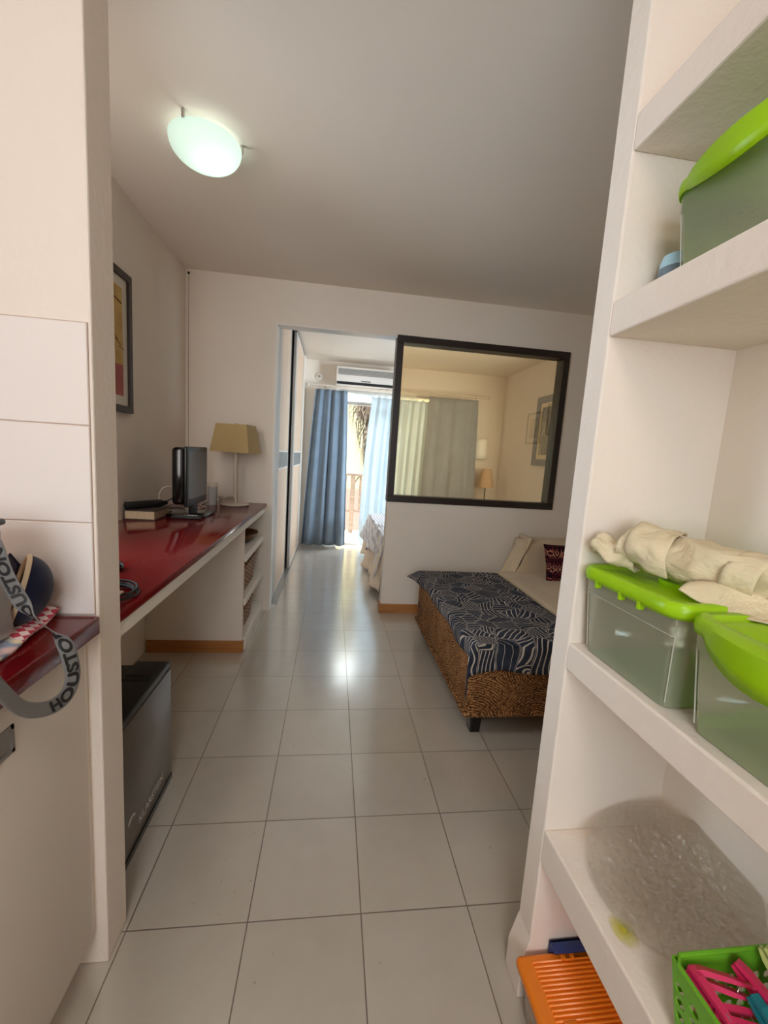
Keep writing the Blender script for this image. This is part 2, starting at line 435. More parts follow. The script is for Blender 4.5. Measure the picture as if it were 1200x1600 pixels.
BOOKC = plain('dark_book_cover', (70, 58, 54), 0.5, noise=0.3, nscale=30)
SCREEN = plain('dark_grey_screen', (60, 60, 64), 0.18)
IVORY = plain('ivory_metal', (214, 200, 186), 0.4)
CABLEW = plain('white_cable', (206, 198, 188), 0.5)

# ================================================================== the setting
CZ = 2.521
YP, YP2 = 2.29, 2.39          # partition between living area and bedroom
XL, XR = -0.615, 2.888
YF = 4.864                    # balcony wall
struct('floor', MB().box(-1.0, 3.1, -2.85, 4.98, -0.12, 0.0), FLOOR)
struct('ceiling', MB().box(-1.0, 3.1, -2.85, 4.98, CZ, CZ+0.14), CEIL)
wl_ = MB().box(XL-0.12, XL, 0.028, 0.10, 0, CZ).box(XL-0.12, XL, 0.82, YP2, 0, CZ).box(XL-0.12, XL, 0.10, 0.82, 0, 1.0).box(XL-0.12, XL, 0.10, 0.82, 2.2, CZ)
struct('wall_left', wl_, PAINT)
w3 = MB()
for a, b, c, d in ((0.10, 0.14, 1.0, 2.2), (0.78, 0.82, 1.0, 2.2), (0.14, 0.78, 1.0, 1.04), (0.14, 0.78, 2.16, 2.2)): w3.box(XL-0.05, XL-0.01, a, b, c, d)
win3 = struct('added_window_left', w3, WHITE)  # unseen window put in to let the side fill through
struct('wall_bedroom_left', MB().box(-0.72, -0.62, YP2, YF, 0, CZ).box(-0.62, 0.062, 4.62, YF, 0, CZ), PAINT)
wr_ = MB().box(XR, XR+0.12, -0.21, 2.5, 0, CZ).box(XR, XR+0.12, 3.18, YF, 0, CZ).box(XR, XR+0.12, 2.5, 3.18, 0, 0.92).box(XR, XR+0.12, 2.5, 3.18, 2.18, CZ)
struct('wall_right', wr_, PAINT)
w4 = MB()
for a, b, c, d in ((2.5, 2.54, 0.92, 2.18), (3.14, 3.18, 0.92, 2.18), (2.54, 3.14, 0.92, 0.96), (2.54, 3.14, 2.14, 2.18)): w4.box(XR+0.01, XR+0.05, a, b, c, d)
win4 = struct('added_window_bedroom', w4, WHITE)  # made-up window, never in view, carries the extra bedroom light
# partition: left piece, lintel, half wall under the inner window, piece right of it
wp = MB().box(XL-0.12, 0.033, YP, YP2, 0, CZ).box(0.033, XR, YP, YP2, 2.218, CZ)
wp.box(0.936, XR, YP, YP2, 0, 0.936).box(2.346, XR, YP, YP2, 0.936, 2.218)
struct('wall_back', wp, PAINT)
# balcony wall with the door opening
bw = MB().box(-0.62, 0.52, YF, YF+0.14, 0, CZ).box(2.36, XR, YF, YF+0.14, 0, CZ).box(0.52, 2.36, YF, YF+0.14, 2.17, CZ)
struct('wall_far', bw, PAINT)
# kitchen: pier with tiles, the wall behind the counter, back wall with a window
struct('wall_kitchen', MB().box(-0.80, -0.010, -0.067, 0.028, 0, CZ, 0.004), PLASTER)
struct('wall_kitchen_left', MB().box(-0.92, -0.80, -2.7, 0.028, 0, CZ), PAINT)
kb = MB().box(-0.92, -0.41, -2.82, -2.70, 0, CZ).box(0.85, 1.45, -2.82, -2.70, 0, CZ)
kb.box(-0.41, 0.85, -2.82, -2.70, 0, 0.85).box(-0.41, 0.85, -2.82, -2.70, 2.25, CZ)
struct('wall_kitchen_back', kb, PAINT)
struct('wall_kitchen_right', MB().box(1.30, 1.42, -2.70, -0.147, 0, CZ), PAINT)
struct('wall_front', MB().box(1.42, XR, -0.21, -0.147, 0, CZ), PAINT)
wf = MB()
for a, b, c, d in ((-0.41, 0.85, 0.85, 0.90), (-0.41, 0.85, 2.20, 2.25), (-0.41, -0.36, 0.90, 2.20), (0.80, 0.85, 0.90, 2.20), (0.20, 0.24, 0.90, 2.20)):
    wf.box(a, b, -2.735, -2.70, c, d)
PANE = glass_mat('clear_window_glass', (0.97, 0.98, 0.97, 1), 1.0)
MB().box(-0.36, 0.80, -2.720, -2.716, 0.90, 2.20).build('pane', PANE, struct('window_1', wf, WHITE))
MB().box(XL-0.032, XL-0.028, 0.14, 0.78, 1.04, 2.16).build('pane', PANE, win3)
MB().box(XR+0.028, XR+0.032, 2.54, 3.14, 0.96, 2.14).build('pane', PANE, win4)
# wall tiles over the counter
tl = MB()
for r in range(3):
    z0 = 0.909+0.2035*r
    for q in range(3):
        x1 = -0.0165-0.262*q
        tl.box(x1-0.259, x1, -0.073, -0.066, z0+0.0012, z0+0.2023, 0.0012, 1)
struct('trim_1', tl, TILEW)
struct('trim_2', MB().box(-0.80, -0.0155, -0.0705, -0.0665, 0.907, 1.5205), GROUT)
# opening trims
struct('trim_3', MB().box(0.022, 0.034, YP-0.006, YP2, 0, 2.226).box(0.034, 0.936, YP-0.004, YP2, 2.206, 2.218), WHITE)
# baseboards
struct('baseboard_back', MB().box(0.930, XR, YP-0.013, YP, 0, 0.078, 0.002).box(0.923, 0.936, YP-0.013, YP2, 0, 0.078, 0.002), PINE)
struct('baseboard_desk', MB().box(-0.605, -0.034, 1.567, 1.58, 0, 0.076, 0.002).box(-0.034, -0.026, 1.567, 1.592, 0, 0.076, 0.001), PINE)

# inner window
wi = MB()
x0, x1, z0, z1, f = 0.930, 2.346, 0.936, 2.222, 0.052
wi.box(x0, x1, YP-0.012, YP2, z0, z0+f, 0.003).box(x0, x1, YP-0.012, YP2, z1-f, z1, 0.003)
wi.box(x0, x0+f, YP-0.012, YP2, z0+f, z1-f, 0.003).box(x1-f, x1, YP-0.012, YP2, z0+f, z1-f, 0.003)
inner_window = struct('window_2', wi, DARKFRAME)
pn = MB().box(x0+f-0.005, x1-f+0.005, YP+0.045, YP+0.049, z0+f-0.005, z1-f+0.005).build('pane', AMBER, inner_window)

# balcony door frame
df = MB()
df.box(0.52, 0.575, YF+0.03, YF+0.09, 0, 2.17).box(2.305, 2.36, YF+0.03, YF+0.09, 0, 2.17).box(0.575, 2.305, YF+0.03, YF+0.09, 1.975, 2.015)
df.box(0.575, 2.305, YF+0.03, YF+0.09, 2.14, 2.17).box(0.575, 2.305, YF+0.02, YF+0.10, 0, 0.025).box(1.42, 1.47, YF+0.03, YF+0.09, 0.025, 1.975)
balcony_door = struct('door_1', df, ALUL)
MB().box(0.575, 2.305, YF+0.05, YF+0.056, 2.015, 2.14).build('transom_pane', TRANSOM, balcony_door)
MB().box(1.47, 2.305, YF+0.055, YF+0.061, 0.025, 1.975).build('pane', glass_mat('door_glass', (0.96, 0.98, 0.97, 1), 1.0), balcony_door)

# ------------------------------------------------------------------ outside
TERR = plain('pale_terrace_tile', (232, 222, 206), 0.8, noise=0.05, nscale=8)
YELLOW = plain('yellow_render', (204, 180, 124), 0.9, noise=0.04, nscale=2)
PINK = plain('terracotta_render', (186, 128, 104), 0.9, noise=0.06, nscale=2)
struct('terrace', MB().box(-2.0, 4.2, YF+0.14, 6.15, -0.14, -0.02), TERR)
struct('ground', MB().box(-14, 16, 6.15, 30, -2.7, -2.5), TERR)
house = thing('house', 'sunlit yellow house with terracotta base beyond the balcony', 'house', (1.0, 9.0, -2.5))
MB().box(-8, 10, 9.0, 9.3, 0.46, 6.5).build('wall', YELLOW, house)
MB().box(-8, 10, 8.97, 9.3, -2.5, 0.46).build('base', PINK, house)
rail = thing('balcony_railing', 'grey weathered wooden railing at the balcony edge', 'railing', (0.9, 5.95, -0.02))
MB().box(-1.9, 4.1, 5.86, 5.97, 0.945, 0.985, 0.006).build('top_rail', RAILWOOD, rail)
MB().box(-1.9, 4.1, 5.90, 5.94, 0.335, 0.375, 0.004).build('bottom_rail', RAILWOOD, rail)
for px in (-1.5, -0.25, 0.83, 2.15, 3.4):
    MB().box(px-0.038, px+0.038, 5.885, 5.955, -0.02, 0.945, 0.005).build('post', RAILWOOD, rail)
for px in (0.60, 0.71, 0.955, 1.10, 1.25, 1.40, 1.55, 1.70, 1.85, 0.45, 0.30):
    MB().box(px-0.018, px+0.018, 5.90, 5.94, 0.375, 0.945, 0.003).build('baluster', RAILWOOD, rail)
MB().tube([(0.855, 5.92, 0.82), (0.93, 5.92, 0.94)], 0.014, 6).build('brace', RAILWOOD, rail)
FROND = plain('dry_palm_frond', (104, 84, 68), 0.95, noise=0.35, nscale=14)
FGREEN = plain('green_palm_leaf', (120, 168, 60), 0.7, noise=0.2)
palm = thing('palm_tree', 'palm with a hanging skirt of dry brown fronds outside the balcony door', 'palm tree', (1.33, 7.4, -2.5))
MB().tube([(1.36, 7.45, -2.5), (1.36, 7.45, 0.5), (1.36, 7.42, 3.2)], [0.17, 0.15, 0.15], 12).build('trunk', FROND, palm, True)
fr = MB()
for i in range(700):
    a = random.uniform(0, 2*PI); zt = random.uniform(1.35, 3.1); L = random.uniform(0.4, 0.85)
    R0 = 0.15+0.60*max(0, (zt-1.0))/1.6*random.uniform(0.45, 1.0); R1 = R0*random.uniform(0.75, 1.0)
    wd = random.uniform(0.008, 0.02); ca, sa = math.cos(a), math.sin(a)
    pts = [Vector((1.36+ca*R0*0.7, 7.42+sa*R0*0.7, zt+0.1)), Vector((1.36+ca*R0, 7.42+sa*R0, zt-L*0.3)), Vector((1.36+ca*R1+random.uniform(-.03, .03), 7.42+sa*R1, zt-L))]
    s_ = Vector((-sa, ca, 0))*wd
    fr.raw([pts[0]-s_, pts[0]+s_, pts[1]+s_, pts[1]-s_, pts[2]], [(0, 1, 2, 3), (3, 2, 4)])
tag(fr.build('dry_fronds', FROND, palm), kind='stuff')
lf = MB()
for k_ in range(7):
    a = k_*0.35-0.9
    b0 = Vector((1.27, 7.25, 1.32)); t = Vector((1.27-0.16*math.cos(a), 7.25, 1.32-0.26*math.sin(a+0.9)-0.06))
    lf.raw([b0+Vector((0, 0, .015)), b0-Vector((0, 0, .015)), t], [(0, 1, 2)])
lf.build('green_leaf', FGREEN, palm)

# ================================================================== storage shelf on the right (masonry)
SX0, SX1 = 1.014, 1.30
shelf = thing('shelf_unit', 'built-in white plastered shelf unit with open niches at right', 'shelf unit', (1.15, -0.6, 0))
sp = MB()
sp.box(SX0, 1.42, -0.21, -0.147, 0.13, CZ, 0.004)
sp.box(SX0-0.018, 1.42, -0.215, -0.142, 0, 0.085, 0.003)
sp.raw([(SX0, -0.21, 0.16), (SX0, -0.147, 0.16), (1.3, -0.147, 0.16), (1.3, -0.21, 0.16), (SX0-0.018, -0.213, 0.083), (SX0-0.018, -0.144, 0.083), (1.3, -0.144, 0.083), (1.3, -0.213, 0.083)],
       [(0, 1, 2, 3), (4, 5, 6, 7), (0, 1, 5, 4), (1, 2, 6, 5), (2, 3, 7, 6), (3, 0, 4, 7)])
sp.build('side_panel', PLASTER, shelf)
MB().box(SX0, 1.30, -1.66, -1.60, 0, CZ, 0.004).build('side_panel', PLASTER, shelf)
for za, zb in ((1.888, 1.952), (1.556, 1.622), (0.857, 0.918), (0.372, 0.458)):
    MB().box(SX0, 1.302, -1.601, -0.209, za, zb, 0.004).build('shelf', PLASTER, shelf)

# ================================================================== kitchen counter at left
ctr = tag(MB().box(-0.80, -0.004, -1.3, -0.074, 0.866, 0.907, 0.004, 2).build('worktop', RED, None, True),
          'glossy dark red kitchen worktop under the white wall tiles', 'worktop')
cab = thing('kitchen_cabinet', 'cream white kitchen base cabinet under the red worktop', 'cabinet', (-0.4, -0.5, 0))
MB().box(-0.78, -0.056, -1.28, -0.078, 0.10, 0.866).build('body', CABW, cab)
door = MB().box(-0.054, -0.030, -0.68, -0.088, 0.105, 0.855, 0.003).build('door', CABW, cab, True)
MB().box(-0.054, -0.030, -1.27, -0.69, 0.105, 0.855, 0.003).build('door', CABW, cab, True)
hd = MB()
hx, hz0, hz1, hy0, hy1 = -0.030, 0.757, 0.806, -0.43, -0.297
hd.box(hx-0.004, hx+0.003, hy0, hy1, hz0, hz0+0.007).box(hx-0.004, hx+0.003, hy0, hy1, hz1-0.007, hz1)
hd.box(hx-0.004, hx+0.003, hy0, hy0+0.007, hz0, hz1).box(hx-0.004, hx+0.003, hy1-0.007, hy1, hz0, hz1)
hd.box(hx-0.003, hx+0.0005, hy0, hy1, hz0, hz1)
tag(hd.build('handle', ALU, door), 'flush aluminium cup handle')
MB().box(-0.76, -0.095, -1.28, -0.08, 0.0, 0.10).build('plinth', CABW, cab)
tag(MB().box(-0.052, -0.034, -0.0865, -0.079, 0.10, 0.862, 0.002).box(-0.046, -0.038, -0.078, -0.0665, 0.10, 0.862).build('filler_strip', WHITE),
    'narrow white filler strip between the cabinet door and the wall', 'strip')

# ================================================================== desk at left
desk = thing('desk', 'long built-in desk with glossy dark red top along the left wall', 'desk', (-0.31, 1.2, 0))
MB().box(XL, -0.012, 0.03, YP-0.001, 0.846, 0.872, 0.004).build('desktop', RED, desk, True)
tag(MB().box(XL, -0.020, 0.03, YP-0.001, 0.800, 0.846, 0.006).build('front_edge', EDGEW, desk), 'white painted lower edge')
ds = thing('desk_shelf', 'white masonry shelf unit under the far end of the desk', 'shelf unit', (-0.31, 1.93, 0))
MB().box(XL, -0.034, 1.58, 1.612, 0, 0.799, 0.003).build('side_panel', PLASTER, ds)
for za, zb, xe in ((0.580, 0.626, -0.024), (0.296, 0.342, -0.024), (0.0, 0.085, -0.020)):
    MB().box(XL, xe, 1.612, YP-0.001, za, zb, 0.005).build('shelf', EDGEW, ds)

# mini fridge lying under the desk
fg = thing('mini_fridge', 'low dark grey mini fridge with black top under the desk', 'fridge', (-0.31, 0.32, 0))
MB().box(-0.55, -0.125, 0.07, 0.53, 0.015, 0.472, 0.006).build('body', BLACK, fg, True)
MB().box(-0.20, -0.083, 0.068, 0.536, 0.455, 0.484, 0.005).box(-0.19, -0.10, 0.40, 0.41, 0.484, 0.4855).box(-0.19, -0.10, 0.425, 0.435, 0.484, 0.4855).build('top_trim', BLACK, fg, True)
FR = plain('dark_grey_steel', (112, 104, 98), 0.3, 0.5, noise=0.05, nscale=5)
dr = MB().box(-0.122, -0.080, 0.068, 0.536, 0.022, 0.455, 0.003).build('door', FR, fg, True)
MB().box(-0.118, -0.077, 0.066, 0.538, 0.0, 0.022, 0.002).build('bottom_trim', BLACKG, fg)
gp = [(-0.0795, 0.19+0.05*t, 0.126+0.012*math.sin(PI*t)) for t in [i/8 for i in range(9)]]
tag(MB().tube(gp, [0.001]+[0.004]*7+[0.001], 8).build('handle', STEEL, dr, True), 'small bright crescent handle')
V, F = text_geo('KLARSTEIN', 0.042, 0.0006)
wmax = max(v.x for v in V)
MB().raw([(-0.0793, 0.262+v.x/wmax*0.19, 0.066+v.y*0.9) for v in V], F).build('lettering', plain('silver_print', (222, 218, 214), 0.4), dr)

# ------------------------------------------------------------------ things on the desk
DZ = 0.872
def frame_pic(name, label, cat, axis, plane, a0, a1, z0, z1, fw, depth, fmat, mats, sign, mat_w=0.04, group=None):
    """picture hung on a wall x = plane, facing sign; a runs along y"""
    t = thing(name, label, cat, (plane, (a0+a1)/2, z0), group)
    xo = plane+sign*depth
    lo, hi = min(plane, xo), max(plane, xo)
    fb = MB().box(lo, hi, a0, a1, z0, z0+fw, 0.002).box(lo, hi, a0, a1, z1-fw, z1, 0.002)
    fb.box(lo, hi, a0, a0+fw, z0+fw, z1-fw, 0.002).box(lo, hi, a1-fw, a1, z0+fw, z1-fw, 0.002)
    fb.build('frame', fmat, t)
    e = plane+sign*depth*0.45
    MB().box(min(plane, e), max(plane, e), a0+fw*.9, a1-fw*.9, z0+fw*.9, z1-fw*.9).build('mount', mats[0], t)
    e2 = plane+sign*depth*0.52
    im = MB().box(min(e, e2), max(e, e2), a0+fw+mat_w, a1-fw-mat_w, z0+fw+mat_w, z1-fw-mat_w).build('print', mats[1], t)
    return t, e2, im
MOUNT = plain('white_mount_card', (206, 198, 184), 0.8)
def poster_mat():
    k = NT('ochre_and_red_print'); co = k.coord(); s = k.n('SeparateXYZ', {0: co})
    n1 = k.n('TexNoise', {'Vector': co, 'Scale': 9.0, 'Detail': 3.0}).outputs[0]
    oc = k.ramp(n1, [(0.35, lin((168, 132, 66))), (0.65, lin((196, 160, 88)))])
    rd = k.ramp(n1, [(0.35, lin((146, 62, 58))), (0.65, lin((168, 80, 72)))])
    mk = k.math('LESS_THAN', s.outputs[2], 0.235)
    col = k.n('Mix', {0: mk, 6: oc, 7: rd}, data_type='RGBA').outputs[2]
    return k.surf(k.pbsdf(col, 0.6))
tp, px_, pim = frame_pic('framed_poster', 'black framed ochre and red poster on the left wall above the desk', 'poster', 'y', XL, 0.93, 1.425, 1.432, 2.122, 0.034, 0.024,
    DARKFRAME, (MOUNT, poster_mat()), 1, 0.048)
sk_ = MB()
for k_ in range(9):     # loose brown strokes on the ochre part
    y = 1.06+0.03*k_; zz = 1.98-0.028*k_
    sk_.tube([(px_+0.0004, y, zz), (px_+0.0004, y+0.05, zz-0.03+0.01*(k_ % 3))], 0.002, 5)
sk_.tube([(px_+0.0004, 1.17+0.16*t, 1.995-0.03*t) for t in (0, .5, 1)], 0.004, 5)
sk_.build('line_drawing', plain('brown_ink', (112, 72, 34), 0.7), pim)

# small tv
tv = thing('television', 'small black flat television standing on the desk', 'television', (-0.34, 1.55, DZ))
tb = MB().box(-0.385, -0.315, 1.375, 1.735, 0.955, 1.272, 0.022, 4)
tb.build('case', BLACKG, tv, True)
MB().box(-0.318, -0.300, 1.37, 1.74, 0.945, 1.278, 0.007, 3).build('bezel', BLACK, tv, True)
tag(MB().box(-0.301, -0.2985, 1.392, 1.722, 0.985, 1.252).build('screen', SCREEN, tv), 'dark grey screen')
MB().box(-0.345, -0.3115, 1.53, 1.60, 0.888, 0.96, 0.006).build('neck', BLACK, tv, True)
MB().box(-0.45, -0.235, 1.47, 1.69, DZ, 0.889, 0.006).build('stand_base', BLACKG, tv, True)
# remote control lying before the tv
rc = thing('remote_control', 'slim black remote control lying on the desk beside the television base', 'remote control', (-0.30, 1.42, DZ))
MB().box(-0.40, -0.24, 1.405, 1.445, DZ, DZ+0.016, 0.005).build('body', BLACKM, rc, True)
kb_ = MB()
for a in range(7):
    for b in range(2): kb_.box(-0.388+a*0.02, -0.376+a*0.02, 1.413+b*0.014, 1.422+b*0.014, DZ+0.016, DZ+0.0185)
kb_.build('button', plain('grey_rubber', (80, 78, 78), 0.6), rc)
# book and black tube
bk = thing('book', 'thick cream-paged paperback lying flat on the desk corner by the wall', 'book', (-0.53, 1.40, DZ))
MB().box(-0.603, -0.455, 1.333, 1.545, DZ+0.004, DZ+0.046).build('pages', BOOKP, bk)
MB().box(-0.607, -0.449, 1.33, 1.55, DZ, DZ+0.004).box(-0.607, -0.449, 1.33, 1.55, DZ+0.046, DZ+0.050).box(-0.607, -0.603, 1.33, 1.55, DZ+.004, DZ+0.046).build('cover', BOOKC, bk)
um = thing('folding_umbrella', 'black folded umbrella lying on the paperback', 'umbrella', (-0.54, 1.38, DZ+0.05))
MB().tube(catmull([(-0.604, 1.335, 0.944), (-0.590, 1.35, 0.944), (-0.54, 1.43, 0.944), (-0.485, 1.515, 0.944)], 4), [0.016]+[0.0215]*10+[0.0215, 0.018], 14).build('sleeve', BLACKM, um, True)
MB().tube([(-0.485, 1.515, 0.944), (-0.470, 1.538, 0.944)], 0.014, 12).build('grip', BLACK, um, True)
# beaker
jr = thing('jar', 'clear straight-sided jar with pale lid between television and table lamp', 'jar', (-0.355, 2.06, DZ))
MB().lathe([(0, DZ), (0.033, DZ), (0.034, DZ+0.004), (0.034, DZ+0.135), (0.031, DZ+0.135), (0.031, DZ+0.006), (0, DZ+0.006)], 24, (-0.355, 2.06, 0)).build('glass', frosted_plastic('frosted_jar', (0.95, 0.95, 0.94, 1), (0.95, 0.93, 0.91, 1), 0.5, 0.08), jr, True)
MB().lathe([(0, DZ+0.006), (0.0305, DZ+0.006), (0.0305, DZ+0.085), (0, DZ+0.085)], 24, (-0.355, 2.06, 0)).build('contents', plain('grey_powder', (222, 216, 212), 0.9), jr, True)
MB().lathe([(0, DZ+0.160), (0.033, DZ+0.160), (0.035, DZ+0.156), (0.035, DZ+0.132), (0.0345, DZ+0.132)], 24, (-0.355, 2.06, 0)).build('lid', IVORY, jr, True)
# table lamp
LX, LY = -0.215, 2.125
lm = thing('table_lamp', 'tall ivory table lamp with ochre tapered rectangular shade on the desk end', 'table lamp', (LX, LY, DZ))
MB().lathe([(0, DZ), (0.098, DZ), (0.102, DZ+0.004), (0.100, DZ+0.010), (0.03, DZ+0.014), (0.012, DZ+0.02), (0, DZ+0.02)], 40, (LX, LY, 0)).build('base', IVORY, lm, True)
MB().tube([(LX, LY, DZ+0.014), (LX, LY, 1.46)], 0.011, 14).build('pole', IVORY, lm, True)
Mr = Matrix.Translation((LX, LY, 0)) @ Matrix.Rotation(math.radians(-17), 4, 'Z')
def frust(w0, d0, z0, w1, d1, z1):
    return [(-w0, -d0, z0), (w0, -d0, z0), (w0, d0, z0), (-w0, d0, z0), (-w1, -d1, z1), (w1, -d1, z1), (w1, d1, z1), (-w1, d1, z1)]
vo = frust(0.150, 0.092, 1.253, 0.117, 0.068, 1.450); vi = frust(0.148, 0.090, 1.253, 0.115, 0.066, 1.450)
fa = []
for i in range(4):
    j = (i+1) % 4
    fa += [(i, j, 4+j, 4+i), (8+j, 8+i, 12+i, 12+j), (i, 8+i, 8+j, j), (4+i, 4+j, 12+j, 12+i)]
MB().raw(vo+vi, fa, Mr).build('lamp_shade', SHADE, lm)
MB().tube([(LX-0.11, LY, 1.44), (LX+0.11, LY, 1.44)], 0.003, 6).tube([(LX, LY-0.055, 1.44), (LX, LY+0.055, 1.44)], 0.003, 6).build('shade_carrier', IVORY, lm)
cc = []
for i in range(40):
    a = i*0.55; r = 0.03+0.012*math.sin(i*1.7)
    cc.append((LX-0.045+r*1.5*math.cos(a)-0.0006*i, LY-0.045+r*0.6*math.sin(a), DZ+0.022+0.02*abs(math.sin(i*0.6))+0.0006*i))
MB().tube(catmull(cc, 3), 0.0036, 6).build('cord', plain('beige_flex', (168, 152, 136), 0.5), lm, True)
# cables behind the tv
c1 = tag(MB().tube(catmull([(-0.40, 1.60, 1.02), (-0.50, 1.64, 1.03), (-0.545, 1.64, 0.99), (-0.55, 1.64, 0.90), (-0.53, 1.62, 0.878), (-0.42, 1.80, 0.876), (-0.36, 1.90, 0.876), (-0.42, 2.0, 0.876), (-0.44, 2.2, 0.876)], 6), 0.0035, 6).build('white_cable', CABLEW, None, True),
     'white cable looping up behind the television to the desk', 'cable')
c2 = tag(MB().tube(catmull([(-0.395, 1.56, 0.98), (-0.45, 1.58, 0.965), (-0.50, 1.60, 0.93), (-0.50, 1.60, 0.885), (-0.44, 1.62, 0.877), (-0.42, 1.72, 0.877), (-0.50, 1.80, 0.877), (-0.56, 1.72, 0.878), (-0.52, 1.66, 0.882)], 6), 0.0035, 6).build('black_cable', BLACKM, None, True),
     'black cable curling down behind the television', 'cable')
# coil of cable at the near end of the desk
cl = thing('cable_coil', 'coiled black cable lying at the near end of the red desk', 'cable', (-0.10, 0.10, DZ))
cp = []
for i in range(64):
    a = 2*PI*i/16; r = 0.080+0.006*math.sin(i*0.9)
    cp.append((-0.108+r*math.cos(a), 0.135+r*math.sin(a), DZ+0.006+0.0045*(i/16)+0.002*math.sin(i)))
MB().tube(catmull(cp, 3), 0.0035, 6).build('loop', BLACKM, cl, True)
MB().box(-0.150, -0.035, 0.070, 0.098, DZ+0.0285, DZ+0.034, 0.002).build('tie', plain('beige_tie', (196, 170, 142), 0.7), cl)
mo = tag(MB().lathe([(0, 0), (0.024, 0.001), (0.031, 0.008), (0.030, 0.018), (0.02, 0.028), (0, 0.031)], 24, (-0.198, 0.385, DZ), None, 0.8, 1.3).build('computer_mouse', BLACKG, None, True),
     'small rounded black object on the red desk behind the wall end', 'mouse')
# corner cable on the wall
cw = thing('wall_cable', 'thin dark cable running down the wall corner above the desk', 'cable', (-0.595, YP-0.004, 0.872))
MB().tube([(-0.592, YP-0.004, 2.495), (-0.594, YP-0.004, 1.9), (-0.592, YP-0.004, 1.4), (-0.594, YP-0.004, 0.875)], 0.0014, 6).build('wire', plain('grey_wire', (126, 112, 100), 0.6), cw)
MB().box(-0.600, -0.586, YP-0.010, YP, 2.485, 2.500, 0.002).build('clip', BLACKM, cw)

# things in the desk shelf
def wicker_basket(label, x0, x1, y0, y1, z0, z1):
    t = thing('wicker_basket', label, 'basket', ((x0+x1)/2, (y0+y1)/2, z0), 'wicker baskets in the desk shelf')
    b = MB().box(x0, x1, y0, y1, z0, z1, 0.012, 2, None, 0.92); b.build('body', WICKER, t, True)
    pts = [(x0, y0, z1), (x1, y0, z1), (x1, y1, z1), (x0, y1, z1)]
    MB().tube(catmull(pts, 4, True) if False else [(x0+.01, y0, z1), (x1-.01, y0, z1), (x1, y0+.01, z1), (x1, y1-.01, z1), (x1-.01, y1, z1), (x0+.01, y1, z1), (x0, y1-.01, z1), (x0, y0+.01, z1)], 0.009, 8, True).build('rim', WICKER, t, True)
    return t
wicker_basket('brown wicker basket on the middle board of the desk shelf', -0.34, -0.050, 1.66, 2.07, 0.342, 0.525)
wicker_basket('brown wicker basket on the bottom board of the desk shelf', -0.36, -0.050, 1.66, 2.00, 0.085, 0.240)
tag(MB().lathe([(0, 0.004), (0.05, 0.0), (0.12, 0.035), (0.135, 0.062), (0.13, 0.064), (0.112, 0.04), (0.05, 0.012), (0, 0.012)], 32, (-0.135, 2.03, 0.626), None, 0.80, 1.15).build('bowl', BROWNWOOD, None, True),
    'shallow dark brown wooden bowl on the top board of the desk shelf', 'bowl')

# ================================================================== ceiling lamp
cla = thing('ceiling_lamp', 'round frosted white glass ceiling lamp, switched on', 'ceiling lamp', (-0.085, 0.93, CZ))
def lamp_glass():
    k = NT('frosted_lamp_glass')
    t = k.n('BsdfTranslucent', {0: (0.50, 0.60, 0.55, 1)}).outputs[0]
    d = k.n('BsdfDiffuse', {0: (0.9, 0.95, 0.93, 1)}).outputs[0]
    a = k.n('MixShader', {0: 0.35, 1: t, 2: d}).outputs[0]
    e = k.n('Emission', {0: (0.78, 1.0, 0.90, 1), 1: 0.11}).outputs[0]
    return k.surf(k.n('AddShader', {0: a, 1: e}).outputs[0])
R_ = 0.138
prof = [(R_-0.004, -0.024), (R_, -0.025), (R_, -0.028)]+[(R_*math.cos(t)**0.85 if t < PI/2 else 0, -0.028-0.082*math.sin(t)) for t in [PI/2*i/14 for i in range(1, 14)]]+[(0, -0.11)]
MB().lathe(prof, 48, (-0.085, 0.93, CZ)).build('glass_shade', lamp_glass(), cla, True, 60)
MB().lathe([(0, -0.001), (0.045, -0.001), (0.05, -0.006), (0.05, -0.012), (0, -0.012)], 40, (-0.085, 0.93, CZ)).build('base_plate', WHITE, cla, True)
for a in (0.15, 2.3, 4.4):
    q = (-0.085+R_*math.cos(a), 0.93+R_*math.sin(a), CZ-0.012)
    MB().box(q[0]-0.006, q[0]+0.006, q[1]-0.006, q[1]+0.006, CZ-0.030, CZ-0.001, 0.002).build('clip', STEEL, cla)
bulb = light('lamp_bulb', 'POINT', (-0.05, 0.93, CZ-0.055), 0.42, (0.86, 1.0, 0.93), radius=0.025); bulb.parent = cla
bulb.location = (0.03, 0.0, -0.058)

# ================================================================== seagrass daybed bench with throw
BX0, BX1, BY0, BY1, BZ0, BZ1 = 1.165, 1.775, 0.745, 1.93, 0.098, 0.455
bn = thing('seagrass_bench', 'low bench woven of brown seagrass on short black legs', 'bench', ((BX0+BX1)/2, (BY0+BY1)/2, 0))
MB().box(BX0, BX1, BY0, BY1, BZ0, BZ1, 0.02, 3).build('body', SEAGRASS, bn, True)
rp = []
for i in range(160):
    pass
def rope_rect(x0, x1, y0, y1, z, r):
    P = []
    for (a, b) in (((x0, y0), (x1, y0)), ((x1, y0), (x1, y1)), ((x1, y1), (x0, y1)), ((x0, y1), (x0, y0))):
        n = int(max(abs(a[0]-b[0]), abs(a[1]-b[1]))/0.012)
        for k in range(n):
            t = k/n; P.append((a[0]+(b[0]-a[0])*t, a[1]+(b[1]-a[1])*t, z))
    return MB().tube(P, [r*(0.75+0.35*(i % 2)) for i in range(len(P))], 7, True)
rope_rect(BX0-0.002, BX1+0.002, BY0-0.002, BY1+0.002, BZ0+0.008, 0.012).build('braided_trim', SEAGRASS, bn, True)
